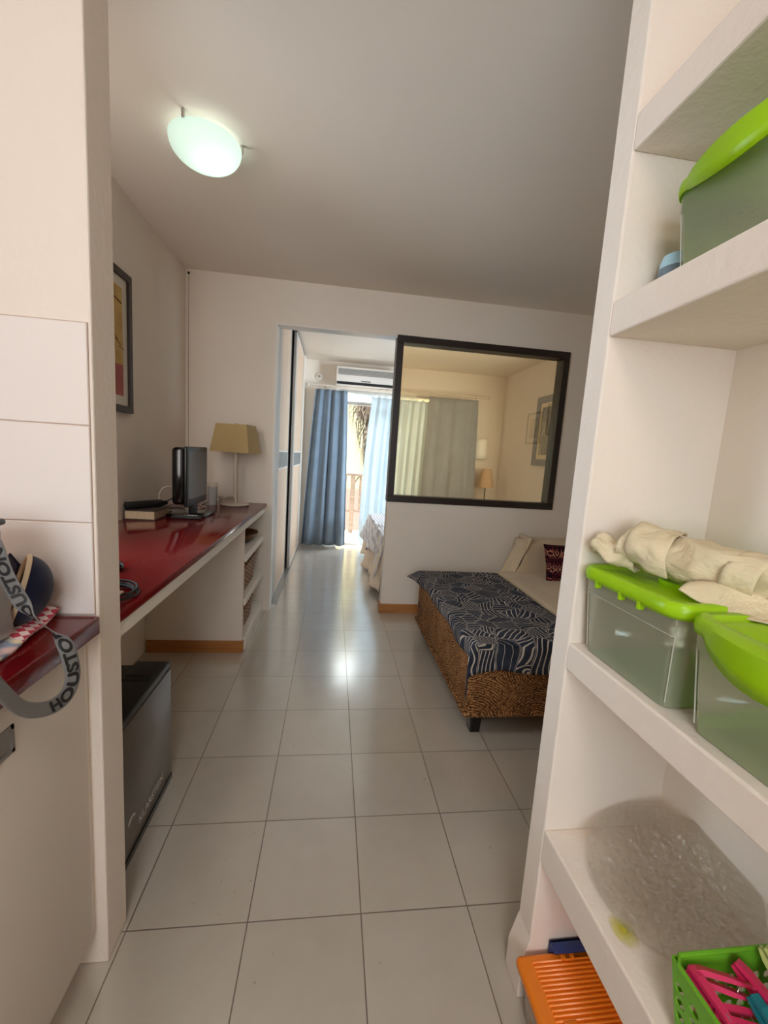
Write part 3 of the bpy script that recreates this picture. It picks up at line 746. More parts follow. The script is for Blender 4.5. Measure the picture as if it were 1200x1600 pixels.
for lx in (BX0+0.03, BX1-0.09):
    for ly in (BY0+0.012, BY1-0.075):
        MB().box(lx, lx+0.062, ly, ly+0.062, 0.0, BZ0+0.005, 0.004, 2, None, 0.8).build('leg', BLACKG, bn)
# throw: flat on top, hanging over the near end and the left edge, one corner sticking out
def throw_fn(u, v):
    x = BX0-0.075+u*(BX1-BX0+0.12); y = BY0-0.135+v*(BY1-BY0+0.16)
    z = BZ1+0.007+0.0015*math.sin(17*x+3)*math.sin(13*y)
    px, py = x, y
    # near end hangs down
    if y < BY0:
        d = BY0-y; dz = d+0.012*math.sin(9*x); py = BY0-0.008-0.01*math.sin(14*x)*min(1, d/0.1); z = BZ1+0.006-dz
        z -= 0.045*max(0, 1-(x-BX0+0.05)/0.2)*d/0.13
    if x < BX0:
        d = BX0-x
        ww = max(0.0, (y-(BY1-0.22))/0.22)**2        # the far corner sticks out
        hang = (1-ww)
        px = BX0-0.008-d*ww*0.9-0.004*math.sin(22*y); z -= d*hang*(0.75+0.3*max(0, 1-(y-BY0)/0.4))+d*ww*0.7+0.006*math.sin(15*y)*d/0.07
    if x > BX1:
        d = x-BX1; px = BX1+0.008; z -= d
    if y > BY1: pass
    return Vector((px, py, z))
tag(MB().grid(throw_fn, 44, 64, 0.006).build('throw', THROW, None, True, 60), 'navy blanket with white leaf print spread over the seagrass bench', 'blanket')

# ================================================================== sofa under a cream cover, cushion
sf = thing('sofa', 'sofa under a loose cream cover against the half wall', 'sofa', (2.35, 1.7, 0))
def cushionish(x0, x1, y0, y1, z0, z1, r=0.05):
    return MB().box(x0, x1, y0, y1, z0, z1, r, 5)
cushionish(1.80, 2.86, 1.15, 2.10, 0.05, 0.455, 0.05).build('seat', CREAM, sf, True, 60)
def back_fn(u, v):
    # cover draped over the backrest, slanting out at the left end
    x = 1.93+u*0.92
    s = v
    prof = [(2.02, 0.40), (2.03, 0.55), (2.05, 0.68), (2.09, 0.715), (2.17, 0.72), (2.255, 0.69), (2.265, 0.40)]
    f = s*(len(prof)-1); i = min(int(f), len(prof)-2); t = f-i
    y = prof[i][0]*(1-t)+prof[i+1][0]*t; z = prof[i][1]*(1-t)+prof[i+1][1]*t
    lean = max(0.0, 1-u/0.10)
    z2 = z-0.03*lean
    x2 = x+0.17*max(0, (z2-0.40)/0.34)*lean+0.006*math.sin(30*z+8*y)
    return Vector((x2, y, z2))
bb = MB().grid(back_fn, 40, 30)
bb.box(2.02, 2.85, 2.06, 2.25, 0.30, 0.70, 0.03, 3)
bb.build('backrest', CREAM, sf, True, 60)
dp = MB()
def drape_fn(u, v):
    z = 0.40+v*0.33; x = 1.93+v*0.14+0.012*math.sin(5*u*PI)*(1-v)
    y = 2.03+u*0.22
    return Vector((x-0.03*(1-v)*math.sin(u*PI), y, z))
dp.grid(drape_fn, 16, 12, 0.004).build('cover_end', CREAM, sf, True, 60)
def pillow(cx, cy, cz, wx, wz, th, rz, tilt, mat, name, label, cat):
    b = bmesh.new(); n = 16
    def P(u, v, s):
        x = (u*2-1); y = (v*2-1)
        ed = max(0, 1-x**4)*max(0, 1-y**4)
        pin = 1-0.07*(1-abs(x))*0-0.10*(abs(y)**2)*(1-abs(x)**2)*0.6
        return Vector((x*wx*(1-0.08*(1-y*y)), s*th*ed**0.5, y*wz*(1-0.08*(1-x*x))))
    mb = MB()
    for s in (-1, 1): mb.grid(lambda u, v: P(u, v, s), n, n)
    bmesh.ops.remove_doubles(mb.bm, verts=mb.bm.verts[:], dist=0.0005)
    bmesh.ops.recalc_face_normals(mb.bm, faces=mb.bm.faces[:])
    M = Matrix.Translation((cx, cy, cz)) @ Matrix.Rotation(rz, 4, 'Z') @ Matrix.Rotation(tilt, 4, 'X')
    bmesh.ops.transform(mb.bm, matrix=M, verts=mb.bm.verts[:])
    return tag(mb.build(name, mat, None, True, 80), label, cat)
pillow(2.305, 1.89, 0.572, 0.21, 0.150, 0.06, 0.14, -0.26, KILIM, 'cushion', 'dark red and navy kilim cushion leaning on the sofa back', 'cushion')

# ================================================================== bedroom
# wardrobe with two sliding doors
wd = thing('wardrobe', 'tall fitted wardrobe with pale wood sliding doors in the bedroom', 'wardrobe', (-0.25, 3.5, 0))
MB().box(-0.60, -0.03, 2.40, 4.60, 0.0, 2.50).build('body', WHITE, wd)
BAND = plain('smoky_glass_band', (132, 130, 130), 0.4, 0.0, noise=0.2)
def sliding_door(x, y0, y1, sw):
    d = MB().box(x-0.028, x-0.002, y0+0.03, y1-0.03, 0.03, 2.47).build('door', BEECH, wd)
    MB().box(x-0.028, x, y0, y0+sw, 0.015, 2.49, 0.003).build('stile', ALUL, d)
    MB().box(x-0.028, x, y1-0.04, y1, 0.015, 2.49, 0.003).build('stile', ALUL, d)
    MB().box(x-0.028, x-0.001, y0+0.05, y1-0.03, 1.130, 1.275).build('glass_band', BAND, d)
    for ra, rb in ((1.118, 1.132), (1.273, 1.287), (0.015, 0.035), (2.465, 2.49)):
        MB().box(x-0.028, x+0.001, y0+sw-0.005, y1-0.03, ra, rb).build('rail', WHITE, d)
    return d
sliding_door(0.020, 2.42, 3.42, 0.27)
sliding_door(0.062, 3.50, 4.56, 0.11)
MB().box(-0.03, 0.02, 3.42, 3.50, 0.02, 2.495).build('shadow_gap', BLACKM, wd)  # solid black strip paints the shade between the two doors
MB().box(0.02, 0.068, 4.56, 4.60, 0, 2.50, 0.003).build('end_post', WHITE, wd)
MB().box(-0.03, 0.07, 2.40, 4.60, 0.0, 0.014).build('bottom_track', ALU, wd)
MB().box(-0.03, 0.07, 2.40, 4.60, 2.492, 2.505).build('top_track', ALU, wd)

# air conditioner
ac = thing('air_conditioner', 'white wall-mounted air conditioner above the balcony door', 'air conditioner', (0.87, YF, 2.18))
MB().box(0.472, 1.32, 4.665, YF, 2.236, 2.432, 0.012, 3).build('case', WHITE, ac, True)
gr = MB()
for i in range(9): gr.box(0.50, 1.295, 4.658, 4.667, 2.325+i*0.009, 2.330+i*0.009)
gr.build('intake_grille', plain('grey_grille', (150, 146, 140), 0.5), ac)
MB().box(0.49, 1.305, 4.668, 4.74, 2.206, 2.238).build('air_slot', BLACKM, ac)
MB().box(0.472, 1.32, 4.69, YF, 2.199, 2.209, 0.003).build('lower_lip', WHITE, ac)
MB().box(0.80, 0.93, 4.660, 4.667, 2.250, 2.260, 0.002).build('display', BLACK, ac)
# round socket / sensor on the wall
sm = thing('wall_sensor', 'round white sensor on the wall left of the air conditioner', 'sensor', (0.247, YF, 2.29))
Mx = Matrix.Translation((0.247, YF, 2.305)) @ Matrix.Rotation(PI/2, 4, 'X')
MB().lathe([(0, 0.032), (0.022, 0.030), (0.040, 0.02), (0.045, 0.0), (0, 0.0)], 24, (0, 0, 0), Mx).build('housing', WHITE, sm, True)
MB().lathe([(0, 0.040), (0.016, 0.038), (0.018, 0.030), (0, 0.030)], 20, (0, 0, 0), Mx).build('lens', plain('grey_lens', (150, 144, 138), 0.3), sm, True)
# curtain rod
CY = 4.715
rod = thing('curtain_rod', 'long thin ivory curtain rod across the balcony door', 'curtain rod', (1.35, CY, 2.18))
MB().tube([(0.13, CY, 2.172), (1.3, CY, 2.182), (2.58, CY, 2.192)], 0.011, 10).build('pole', IVORY, rod, True)
for px in (0.112, 2.60):
    MB().lathe([(0, -0.022), (0.016, -0.014), (0.019, 0), (0.016, 0.014), (0, 0.022)], 14, (px, CY, 2.172 if px < 1 else 2.192)).build('finial', IVORY, rod, True)
for px in (0.36, 2.45):
    MB().box(px-0.008, px+0.008, CY, YF, 2.165 if px < 1 else 2.183, 2.185 if px < 1 else 2.203).build('bracket', IVORY, rod)
def curtain(name, label, xt, xb, zt, zb, y, folds, amp, mat, nring, thick=0.003, seed=1, scallop=0.0, bulge=0.0, dy=0.0):
    rnd = random.Random(seed); ph = [rnd.uniform(0, 6.28) for _ in range(4)]
    t = thing(name, label, 'curtain', ((xb[0]+xb[1])/2, y, zb))
    def fn(u, v):
        k = v**0.8
        x = (xt[0]+(xt[1]-xt[0])*u)*(1-k)+(xb[0]+(xb[1]-xb[0])*u)*k
        a = amp*(0.55+0.6*v)
        yy = y+a*math.sin(2*PI*folds*u+ph[0]+0.5*math.sin(4*u+ph[1]))+0.4*a*math.sin(2*PI*folds*1.7*u+ph[2]+v*1.2)+dy*v
        z = zt+(zb-zt)*v
        if scallop: z -= scallop*abs(math.sin(PI*nring*u))*(1-v)**8
        x += 0.012*math.sin(2*PI*folds*u+ph[3])*v+bulge*math.sin(PI*v)*(1-u)
        return Vector((x, yy, z))
    MB().grid(fn, int(folds*14), 28, thick).build('panel', mat, t, True, 70)
    for i in range(nring):
        u = (i+0.5)/nring if not scallop else i/max(1, nring-1)
        x = xt[0]+(xt[1]-xt[0])*u; zr = 2.172+(x-0.13)/2.45*0.02
        c = [(x+0.003*math.sin(a), y+0.020*math.cos(a), zr-0.006+0.022*math.sin(a)) for a in [2*PI*q/12 for q in range(12)]]
        MB().tube(c, 0.0028, 5, True).tube([(x, y, zr-0.028), (x, y, zt-0.008)], 0.0025, 5).build('ring', IVORY, t, True)
    return t
curtain('curtain', 'slate blue curtain gathered at the left of the balcony door', (0.215, 0.635), (0.095, 0.700), 2.125, 0.02, CY, 4, 0.034, BLUECURT, 7, seed=21)
curtain('curtain', 'pale blue-white voile curtain drawn across the balcony door', (0.97, 1.76), (0.885, 1.74), 2.085, 0.03, CY, 8, 0.024, SHEER, 9, 0.0015, 5, 0.018, -0.02)
curtain('curtain', 'plain grey curtain hanging at the right of the balcony door', (1.745, 2.432), (1.70, 2.50), 2.140, 0.03, CY-0.045, 4, 0.014, GREYCURT, 7, seed=11)

# bed
bd = thing('bed', 'bed with white quilted spread and beige valance behind the half wall', 'bed', (1.75, 3.45, 0))
MB().box(1.0, 2.5, 2.72, 4.28, 0.14, 0.53, 0.04, 4).build('mattress', BEDW, bd, True, 60)
for lx in (1.06, 2.38):
    for ly in (2.80, 4.14):
        MB().box(lx, lx+0.06, ly, ly+0.06, 0, 0.15).build('leg', BEECH, bd)
def quilt_mat():
    k = NT('white_quilt_with_pattern'); co = k.coord()
    n1 = k.n('TexWave', {'Vector': co, 'Scale': 9.0, 'Distortion': 5.0, 'Detail': 2.0}).outputs['Color']
    col = k.ramp(n1, [(0.25, lin((196, 192, 198))), (0.6, lin((226, 226, 230)))])
    return k.surf(k.pbsdf(col, 0.9, 0, k.bump(n1, 0.5, 0.006), 0.1))
QUILT = quilt_mat()
def spread_fn(u, v):
    y = 2.68+v*1.64; s = u*1.0
    if s < 0.55:      # top
        x = 2.5-s/0.55*1.5; z = 0.545+0.004*math.sin(11*y)*math.sin(9*x)
    else:
        q = (s-0.55)/0.45
        wv = math.sin(7.5*y+1.0)
        x = 1.0-0.012-q*(0.05+0.055*max(0, wv))+0.01*math.sin(19*y)
        z = 0.545-q*(0.30+0.07*math.sin(5.2*y+0.4))
    return Vector((x, y, z))
MB().grid(spread_fn, 40, 60, 0.008).build('quilt', QUILT, bd, True, 70)
def valance_fn(u, v):
    y = 2.66+u*1.64
    q = v; wv = math.sin(9*y+0.5)
    return Vector((0.985-q*(0.045+0.06*max(0, wv)+0.02*math.sin(23*y)), y, 0.50-q*(0.455+0.02*math.sin(6*y))))
tag(MB().grid(valance_fn, 70, 14, 0.004).build('valance', BEDTAN, bd, True, 70), 'beige valance hanging at the bed side')

# wall lamp, floor lamp, socket, picture in the bedroom
wl = thing('wall_lamp', 'white half-cylinder wall lamp beside the grey curtain', 'wall lamp', (2.585, YF, 1.34))
def half_cyl(u, v):
    a = PI+u*PI
    return Vector((2.585+0.095*math.cos(a), YF-0.002+0.085*math.sin(a), 1.345+v*0.29))
MB().grid(half_cyl, 18, 4, 0.003).build('lamp_shade', plain('white_glass_shade', (250, 247, 240), 0.5), wl, True)
MB().box(2.56, 2.61, YF-0.02, YF, 1.40, 1.58, 0.003).build('back_plate', WHITE, wl)
fl = thing('floor_lamp', 'slim dark floor lamp with beige cone shade in the bedroom corner', 'floor lamp', (2.62, 4.60, 0))
MB().lathe([(0, 0), (0.13, 0), (0.13, 0.012), (0.02, 0.022), (0, 0.022)], 28, (2.62, 4.60, 0)).build('base', BLACK, fl, True)
MB().tube([(2.62, 4.60, 0.02), (2.62, 4.60, 1.19)], 0.008, 10).build('pole', BLACK, fl, True)
MB().lathe([(0.115, 0.955), (0.062, 1.215), (0.060, 1.215), (0.113, 0.955), (0.115, 0.955)], 32, (2.62, 4.60, 0)).build('lamp_shade', SHADE2, fl, True, 60)
so = thing('wall_socket', 'square white wall socket below the wall lamp', 'socket', (2.50, YF, 0.80))
MB().box(2.525, 2.605, YF-0.010, YF, 0.795, 0.875, 0.004).build('plate', WHITE, so, True)
MB().lathe([(0, 0.0115), (0.024, 0.0115), (0.026, 0.009), (0, 0.009)], 20, (0, 0, 0), Matrix.Translation((2.565, YF, 0.835)) @ Matrix.Rotation(PI/2, 4, 'X')).build('insert', IVORY, so, True)
def art_mat(name, a, b, sc=7.0):
    k = NT(name); co = k.coord()
    n1 = k.n('TexNoise', {'Vector': k.coord('Object', (1, 2.2, 0.8)), 'Scale': sc*0.6, 'Detail': 6.0, 'Roughness': 0.7, 'Distortion': 1.5}).outputs[0]
    return k.surf(k.pbsdf(k.ramp(n1, [(0.42, lin(a)), (0.58, lin(b))]), 0.6))
GREYFR = plain('grey_painted_frame', (112, 112, 112), 0.5)
frame_pic('framed_picture', 'large grey framed monochrome print on the bedroom right wall', 'picture', 'y', XR, 3.20, 3.80, 1.303, 2.098, 0.075, 0.03, GREYFR,
          (plain('pale_mount_card', (222, 206, 176), 0.8), art_mat('monochrome_print', (60, 60, 58), (168, 160, 140))), -1, 0.05)
frame_pic('framed_picture', 'small black framed print on the right wall seen mirrored in the inner window', 'picture', 'y', XR, 0.635, 0.985, 1.56, 1.935, 0.02, 0.022, BLACKM,
          (MOUNT, art_mat('small_dark_print', (40, 36, 36), (190, 176, 156), 12)), -1, 0.05)
frame_pic('framed_picture', 'black framed print on the right wall mirrored at the inner window edge', 'picture', 'y', XR, 1.12, 1.47, 1.652, 2.002, 0.02, 0.022, BLACKM,
          (MOUNT, art_mat('second_dark_print', (50, 46, 44), (180, 170, 150), 10)), -1, 0.05)

# ================================================================== things on the right-hand shelf
def lidded_box(label, x0, x1, y0, y1, z0, h, bulge_front, handle_top=True):
    """clear storage box with a lime lid; front faces -x"""
    t = thing('storage_box', label, 'storage box', ((x0+x1)/2, (y0+y1)/2, z0), 'clear boxes with lime lids')
    def wall(inset, zb, zt, tp, r=0.012):
        pts = []
        for cx, cy, a0 in ((x1-r-inset, y1-r-inset, 0), (x0+r+inset, y1-r-inset, PI/2), (x0+r+inset, y0+r+inset, PI), (x1-r-inset, y0+r+inset, 1.5*PI)):
            for k in range(5): pts.append((cx+r*math.cos(a0+k*PI/8), cy+r*math.sin(a0+k*PI/8)))
        return pts
    zt = z0+h
    lo = wall(0.012, z0, zt, 0); md = wall(0.003, 0, 0, 0); hi = wall(0.0, z0, zt, 0); n = len(lo)
    V = [(x, y, z0+0.002) for x, y in lo]+[(x, y, zt-0.040) for x, y in md]+[(x, y, zt-0.036) for x, y in hi]+[(x, y, zt) for x, y in hi]
    F = []
    for L in range(3):
        for i in range(n): F.append((L*n+i, L*n+(i+1) % n, (L+1)*n+(i+1) % n, (L+1)*n+i))
    F.append(tuple(range(n))[::-1])
    b = bmesh.new(); vs = [b.verts.new(v) for v in V]
    for f in F: b.faces.new([vs[i] for i in f])
    bmesh.ops.recalc_face_normals(b, faces=b.faces[:])
    mb = MB(); mb._merge(b); body = mb.build('body', CLEARBOX, t, True, 50)
    for ex, ey in ((x0+0.004, y0+0.004), (x0+0.004, y1-0.004)):
        e_ = MB().tube([(ex+0.009, ey+(0.009 if ey < (y0+y1)/2 else -0.009), z0+0.012), (ex+0.001, ey+(0.001 if ey < (y0+y1)/2 else -0.001), zt-0.04), (ex-0.002, ey, zt-0.006)], 0.0011, 6)
        e_.build('corner_highlight', EDGE_GLINT, body)  # thin pale line drawn in for the corner highlight
    if not bulge_front: MB().tube([(x0+0.001, y1-0.01, zt-0.042), (x0+0.001, y0+0.008, zt-0.042), (x0+0.008, y0+0.001, zt-0.042), (x1-0.01, y0+0.001, zt-0.042)], 0.0009, 5).build('rim_highlight', EDGE_GLINT, body)  # pale line drawn in for the highlight along the rim
    # lid: rim that overhangs, sunken centre; optional bulged grip on the front edge
    def rim(e, r=0.026):
        pts = []
        for ci, (cx, cy, a0) in enumerate(((x1-r, y1-r, 0), (x0+r, y1-r, PI/2), (x0+r, y0+r, PI), (x1-r, y0+r, 1.5*PI))):
            for k in range(6): pts.append([cx+(r+e)*math.cos(a0+k*PI/10), cy+(r+e)*math.sin(a0+k*PI/10)])
            if ci == 1:
                for k in range(1, 12):
                    q = k/12; pts.append([x0-e, y1-r+(y0+r-y1+r)*q])
        return pts
    A = rim(0.011); n = len(A)
    def bul(y):
        q = (y-(y0+0.026))/((y1-y0)-0.052); q = min(1, max(0, q))
        return bulge_front*math.sin(PI*q)**0.8 if 0 < q < 1 else 0.0
    rings = []
    for e, dz, bf, dr in ((0.010, -0.012, 1, 1), (0.012, -0.004, 1, 0.6), (0.011, 0.007, 0.9, 0), (0.006, 0.012, 0.7, 0), (-0.006, 0.012, 0.3, 0), (-0.012, 0.004, 0, 0), (-0.018, 0.003, 0, 0), (-0.022, 0.007, 0, 0)):
        R = rim(e); out = []
        for x, y in R:
            bb_ = bul(y) if x < x0+0.001+max(0, -e)+0.0005 else 0
            out.append((x-bb_*bf, y, zt+dz-bb_*1.1*dr))
        rings.append(out)
    V = sum(rings, []); F = []
    for L in range(len(rings)-1):
        for i in range(n): F.append((L*n+i, L*n+(i+1) % n, (L+1)*n+(i+1) % n, (L+1)*n+i))
    F.append(tuple((len(rings)-1)*n+i for i in range(n)))
    b = bmesh.new(); vs = [b.verts.new(v) for v in V]
    for f in F: b.faces.new([vs[i] for i in f])
    bmesh.ops.recalc_face_normals(b, faces=b.faces[:])
    mb = MB(); mb._merge(b); mb.th = 0.0018; lid = mb.build('lid', LIME, t, True, 45)
    if handle_top:
        cx, cy = (x0+x1)/2+0.02, (y0+y1)/2
        hp = [(cx+0.075*math.cos(a), cy+0.045*math.sin(a), zt+0.011) for a in [2*PI*i/24 for i in range(24)]]
        MB().tube(hp, 0.005, 7, True).build('grip_ring', LIME, lid, True)
    for yy in (y0+0.07, (y0+y1)/2, y1-0.05):
        if not bulge_front: MB().box(x0-0.012, x0-0.002, yy-0.004, yy+0.004, zt-0.022, zt-0.006, 0.001).build('snap_tab', LIME, lid)
    return t
Z3 = 0.918
lidded_box('clear storage box with lime lid under the rolled canvas cloth', 1.022, 1.285, -0.462, -0.228, Z3, 0.168, 0.0)
lidded_box('clear storage box with bulging lime lid, nearer one on the middle shelf', 1.026, 1.290, -0.745, -0.488, Z3, 0.164, 0.028)
lidded_box('clear storage box with lime lid on the upper shelf', 1.052, 1.290, -0.58, -0.298, 1.622, 0.150, 0.030, False)
# pale blue pack behind the upper box
pk = thing('spray_can', 'pale blue can standing behind the upper storage box', 'can', (1.12, -0.255, 1.622))
MB().lathe([(0, 0), (0.028, 0), (0.030, 0.004), (0.030, 0.058), (0.026, 0.072), (0.012, 0.078), (0, 0.078)], 24, (1.103, -0.256, 1.622)).build('body', PALEBLUE, pk, True)
V, F = text_geo('A', 0.02, 0.0)
MB().lathe([(0.0303, 0.03), (0.0303, 0.05)], 24, (1.103, -0.256, 1.622)).build('label_band', plain('grey_label', (96, 112, 124), 0.5), pk)

# rolled canvas cloth on the first lid
cr = thing('canvas_roll', 'rolled natural canvas cloth lying on the lime box lid', 'cloth', (1.12, -0.36, 1.10))
def roll_fn(p0, p1, r0, r1, seed, flat=0.72):
    rnd = random.Random(seed); ph = [rnd.uniform(0, 6.28) for _ in range(6)]
    A, B = Vector(p0), Vector(p1); ax = (B-A).normalized(); sd = ax.cross(Vector((0, 0, 1))).normalized(); upv = sd.cross(ax)
    def fn(u, v):
        a = 2*PI*u; r = r0+(r1-r0)*v
        r *= 1+0.07*math.sin(3*a+ph[0]+4*v)+0.05*math.sin(9*v+ph[1]+2*a)+0.035*math.sin(24*v+ph[2]-a*2)+0.03*math.sin(6*a+15*v+ph[3])
        endc = 1.0
        c = A+(B-A)*(v+0.02*math.sin(a+ph[4]))
        p = c+sd*math.cos(a)*r*endc+upv*math.sin(a)*r*flat
        nv = noise.noise(Vector((p.x*26, p.y*13, p.z*26+seed)))*0.009+noise.noise(Vector((p.x*60, p.y*32, p.z*60+seed)))*0.003
        return p+(sd*math.cos(a)+upv*math.sin(a))*nv
    return fn
mbr = MB().grid(roll_fn((1.085, -0.262, 1.148), (1.195, -0.52, 1.140), 0.050, 0.046, 4), 40, 50, 0.002, True)
mbr.grid(roll_fn((1.085, -0.262, 1.148), (1.195, -0.52, 1.140), 0.036, 0.034, 5), 30, 40, 0.002, True)
mbr.grid(roll_fn((1.085, -0.262, 1.146), (1.195, -0.52, 1.138), 0.020, 0.020, 6), 24, 30, 0.002, True)
mbr.build('roll', LINEN, cr, True, 70)
def flap_fn(u, v):   # upright collar edge near the far end
    a = -0.5+u*2.6
    A, B = Vector((1.085, -0.262, 1.148)), Vector((1.195, -0.52, 1.140)); ax = (B-A).normalized(); sd = ax.cross(Vector((0, 0, 1))).normalized()
    r = 0.054+0.014*v+0.012*math.sin(3*u+2*v)+0.010*noise.noise(Vector((u*4, v*3, 1.7)))
    return A+ax*(0.03+v*0.075-0.02*u)+sd*math.cos(a)*r+Vector((0, 0, 1))*math.sin(a)*r*0.80
MB().grid(flap_fn, 26, 12, 0.002).build('fold', LINEN, cr, True, 70)
def band_fn(u, v):
    a = -0.9+u*3.6
    A, B = Vector((1.085, -0.262, 1.148)), Vector((1.195, -0.52, 1.140)); ax = (B-A).normalized(); sd = ax.cross(Vector((0, 0, 1))).normalized()
    r = 0.051+0.003*math.sin(7*u)
    return A+ax*(0.165+v*0.045+0.03*u)+sd*math.cos(a)*r+Vector((0, 0, 1))*math.sin(a)*r*0.76
MB().grid(band_fn, 30, 6, 0.002).build('tie_band', LINEN, cr, True, 70)
def tip_fn(u, v):    # loose flattened end sticking out at the far left
    A = Vector((1.075, -0.30, 1.128)); D = Vector((1.030, -0.235, 1.142)); S = Vector((0.05, 0.03, 0.0))
    a = 2*PI*u; r = 0.030*(1-0.15*v)*(1+0.16*math.sin(3*a+5*v)+0.10*math.sin(5*a-7*v))
    c = A+(D-A)*v
    return c+Vector((0.75, 0.45, 0))*math.cos(a)*r+Vector((0, 0, 1))*math.sin(a)*r*0.75+Vector((0, 0, 0.006*math.sin(9*v)))
MB().grid(tip_fn, 24, 14, 0.002, True).build('loose_end', LINEN, cr, True, 70)
def apron_fn(u, v):
    x = 1.10+0.10*u; y = -0.40-0.20*u-0.02*v
    return Vector((x-0.045*v-0.005*math.sin(8*u), y+0.02*math.sin(6*u)*v, 1.118-0.018*v+0.010*math.sin(7*u+2*v)))
MB().grid(apron_fn, 20, 10, 0.002).build('strap_end', LINEN, cr, True, 70)

# big textured glass plate leaning in the lower niche
def plate_mat():
    k = NT('hammered_clear_glass'); co = k.coord()
    h = k.math('ADD', k.n('TexVoronoi', {'Vector': co, 'Scale': 85.0}, feature='SMOOTH_F1').outputs['Distance'], k.n('TexNoise', {'Vector': co, 'Scale': 60.0, 'Detail': 3.0}).outputs[0])
    nrm = k.bump(h, 1.0, 0.008)
    tr = k.n('BsdfTransparent', {0: (0.91, 0.90, 0.87, 1)}).outputs[0]
    gl = k.n('BsdfGlossy', {0: (1, 1, 1, 1), 'Roughness': 0.08, 'Normal': nrm}).outputs[0]
    df = k.n('BsdfDiffuse', {0: lin((206, 198, 182)), 'Normal': nrm}).outputs[0]
    a = k.n('MixShader', {0: 0.10, 1: tr, 2: df}).outputs[0]
    f = k.math('ADD', k.math('MULTIPLY', k.n('LayerWeight', {0: 0.35, 'Normal': nrm}).outputs['Facing'], 0.35), 0.03)
    return k.surf(k.n('MixShader', {0: f, 1: a, 2: gl}).outputs[0])
Mp = Matrix.Translation((1.186, -0.368, 0.4985)) @ Matrix.Rotation(math.radians(-17), 4, 'Y') @ Matrix.Rotation(math.radians(4), 4, 'X')
pr = [(0, 0.0), (0.070, 0.0), (0.076, 0.005), (0.140, 0.011), (0.146, 0.014), (0.141, 0.017), (0.077, 0.011), (0.071, 0.006), (0, 0.006)]
tag(MB().lathe(pr, 64, (0, 0, 0), Mp, 0.98, 1.0).build('glass_plate', plate_mat(), None, True, 60), 'large round textured clear glass plate leaning in the lower niche', 'plate')
def stain_mat():
    k = NT('yellow_stain'); co = k.coord()
    d = k.n('VectorMath', {0: co}, operation='LENGTH').outputs['Value']
    n1 = k.n('TexNoise', {'Vector': co, 'Scale': 60.0}).outputs[0]
    f = k.math('SUBTRACT', 1.0, k.math('DIVIDE', k.math('ADD', d, k.math('MULTIPLY', n1, 0.008)), 0.034))
    f = k.n('Clamp', {0: k.math('MULTIPLY', f, 0.6)}).outputs[0]
    di = k.pbsdf(lin((214, 206, 40)), 0.7); tr = k.n('BsdfTransparent').outputs[0]
    return k.surf(k.n('MixShader', {0: f, 1: tr, 2: di}).outputs[0])
stn = thing('yellow_stain', 'yellow stain on the lower shelf board before the glass plate', 'stain', (1.057, -0.42, 0.4584))
o = MB().lathe([(0, 0.0002), (0.034, 0.0002), (0.034, 0.0), (0, 0.0)], 28, (1.057, -0.42, 0.4584), None, 0.62, 1.0).build('spot', stain_mat(), stn)

# green peg basket
gb = thing('peg_basket', 'leaf green perforated plastic basket of clothes pegs', 'basket', (1.10, -0.65, 0.458))
GX0, GX1, GY0, GY1, GZ0, GZ1 = 1.024, 1.205, -0.775, -0.545, 0.459, 0.582
def holed(p00, p10, p01, p11, nx, nz, hr=0.36, solid_top=0.22, offset=True):
    """panel from four corners, perforated with oval holes"""
    mb = MB(); P00, P10, P01, P11 = map(Vector, (p00, p10, p01, p11))
    def pt(u, v): return (P00*(1-u)+P10*u)*(1-v)+(P01*(1-u)+P11*u)*v
    b = mb.bm
    v0, v1 = 0.08, 1-solid_top
    for j in range(nz):
        for i in range(nx):
            ua, ub = i/nx, (i+1)/nx; va, vb = v0+(v1-v0)*j/nz, v0+(v1-v0)*(j+1)/nz
            cu, cv = (ua+ub)/2, (va+vb)/2; n = 16
            inn, out = [], []
            for k in range(n):
                a = 2*PI*k/n+PI/4; ca, sa = math.cos(a), math.sin(a)
                inn.append(b.verts.new(pt(cu+ca*(ub-ua)*hr, cv+sa*(vb-va)*hr)))
                s = 1/max(abs(ca), abs(sa))
                out.append(b.verts.new(pt(cu+ca*s*(ub-ua)/2, cv+sa*s*(vb-va)/2)))
            for k in range(n): b.faces.new((inn[k], inn[(k+1) % n], out[(k+1) % n], out[k]))
    for va, vb in ((0, v0), (v1, 1)):
        vs = [b.verts.new(pt(u, v)) for u, v in ((0, va), (1, va), (1, vb), (0, vb))]; b.faces.new(vs)
    bmesh.ops.remove_doubles(b, verts=b.verts[:], dist=0.0002)
    bmesh.ops.recalc_face_normals(b, faces=b.faces[:])
    mb.th = 0.002
    return mb
t_ = 0.014
holed((GX0+t_, GY1-t_, GZ0), (GX0+t_, GY0+t_, GZ0), (GX0, GY1, GZ1), (GX0, GY0, GZ1), 9, 4, 0.33, 0.20).build('side_panel', BGREEN, gb)
holed((GX1-t_, GY0+t_, GZ0), (GX1-t_, GY1-t_, GZ0), (GX1, GY0, GZ1), (GX1, GY1, GZ1), 9, 4, 0.33, 0.20).build('side_panel', BGREEN, gb)
holed((GX1-t_, GY1-t_, GZ0), (GX0+t_, GY1-t_, GZ0), (GX1, GY1, GZ1), (GX0, GY1, GZ1), 8, 4, 0.33, 0.26).build('end_panel', BGREEN, gb)
holed((GX0+t_, GY0+t_, GZ0), (GX1-t_, GY0+t_, GZ0), (GX0, GY0, GZ1), (GX1, GY0, GZ1), 8, 4, 0.33, 0.26).build('end_panel', BGREEN, gb)
MB().box(GX0+t_, GX1-t_, GY0+t_, GY1-t_, GZ0, GZ0+0.003).build('bottom', BGREEN, gb)
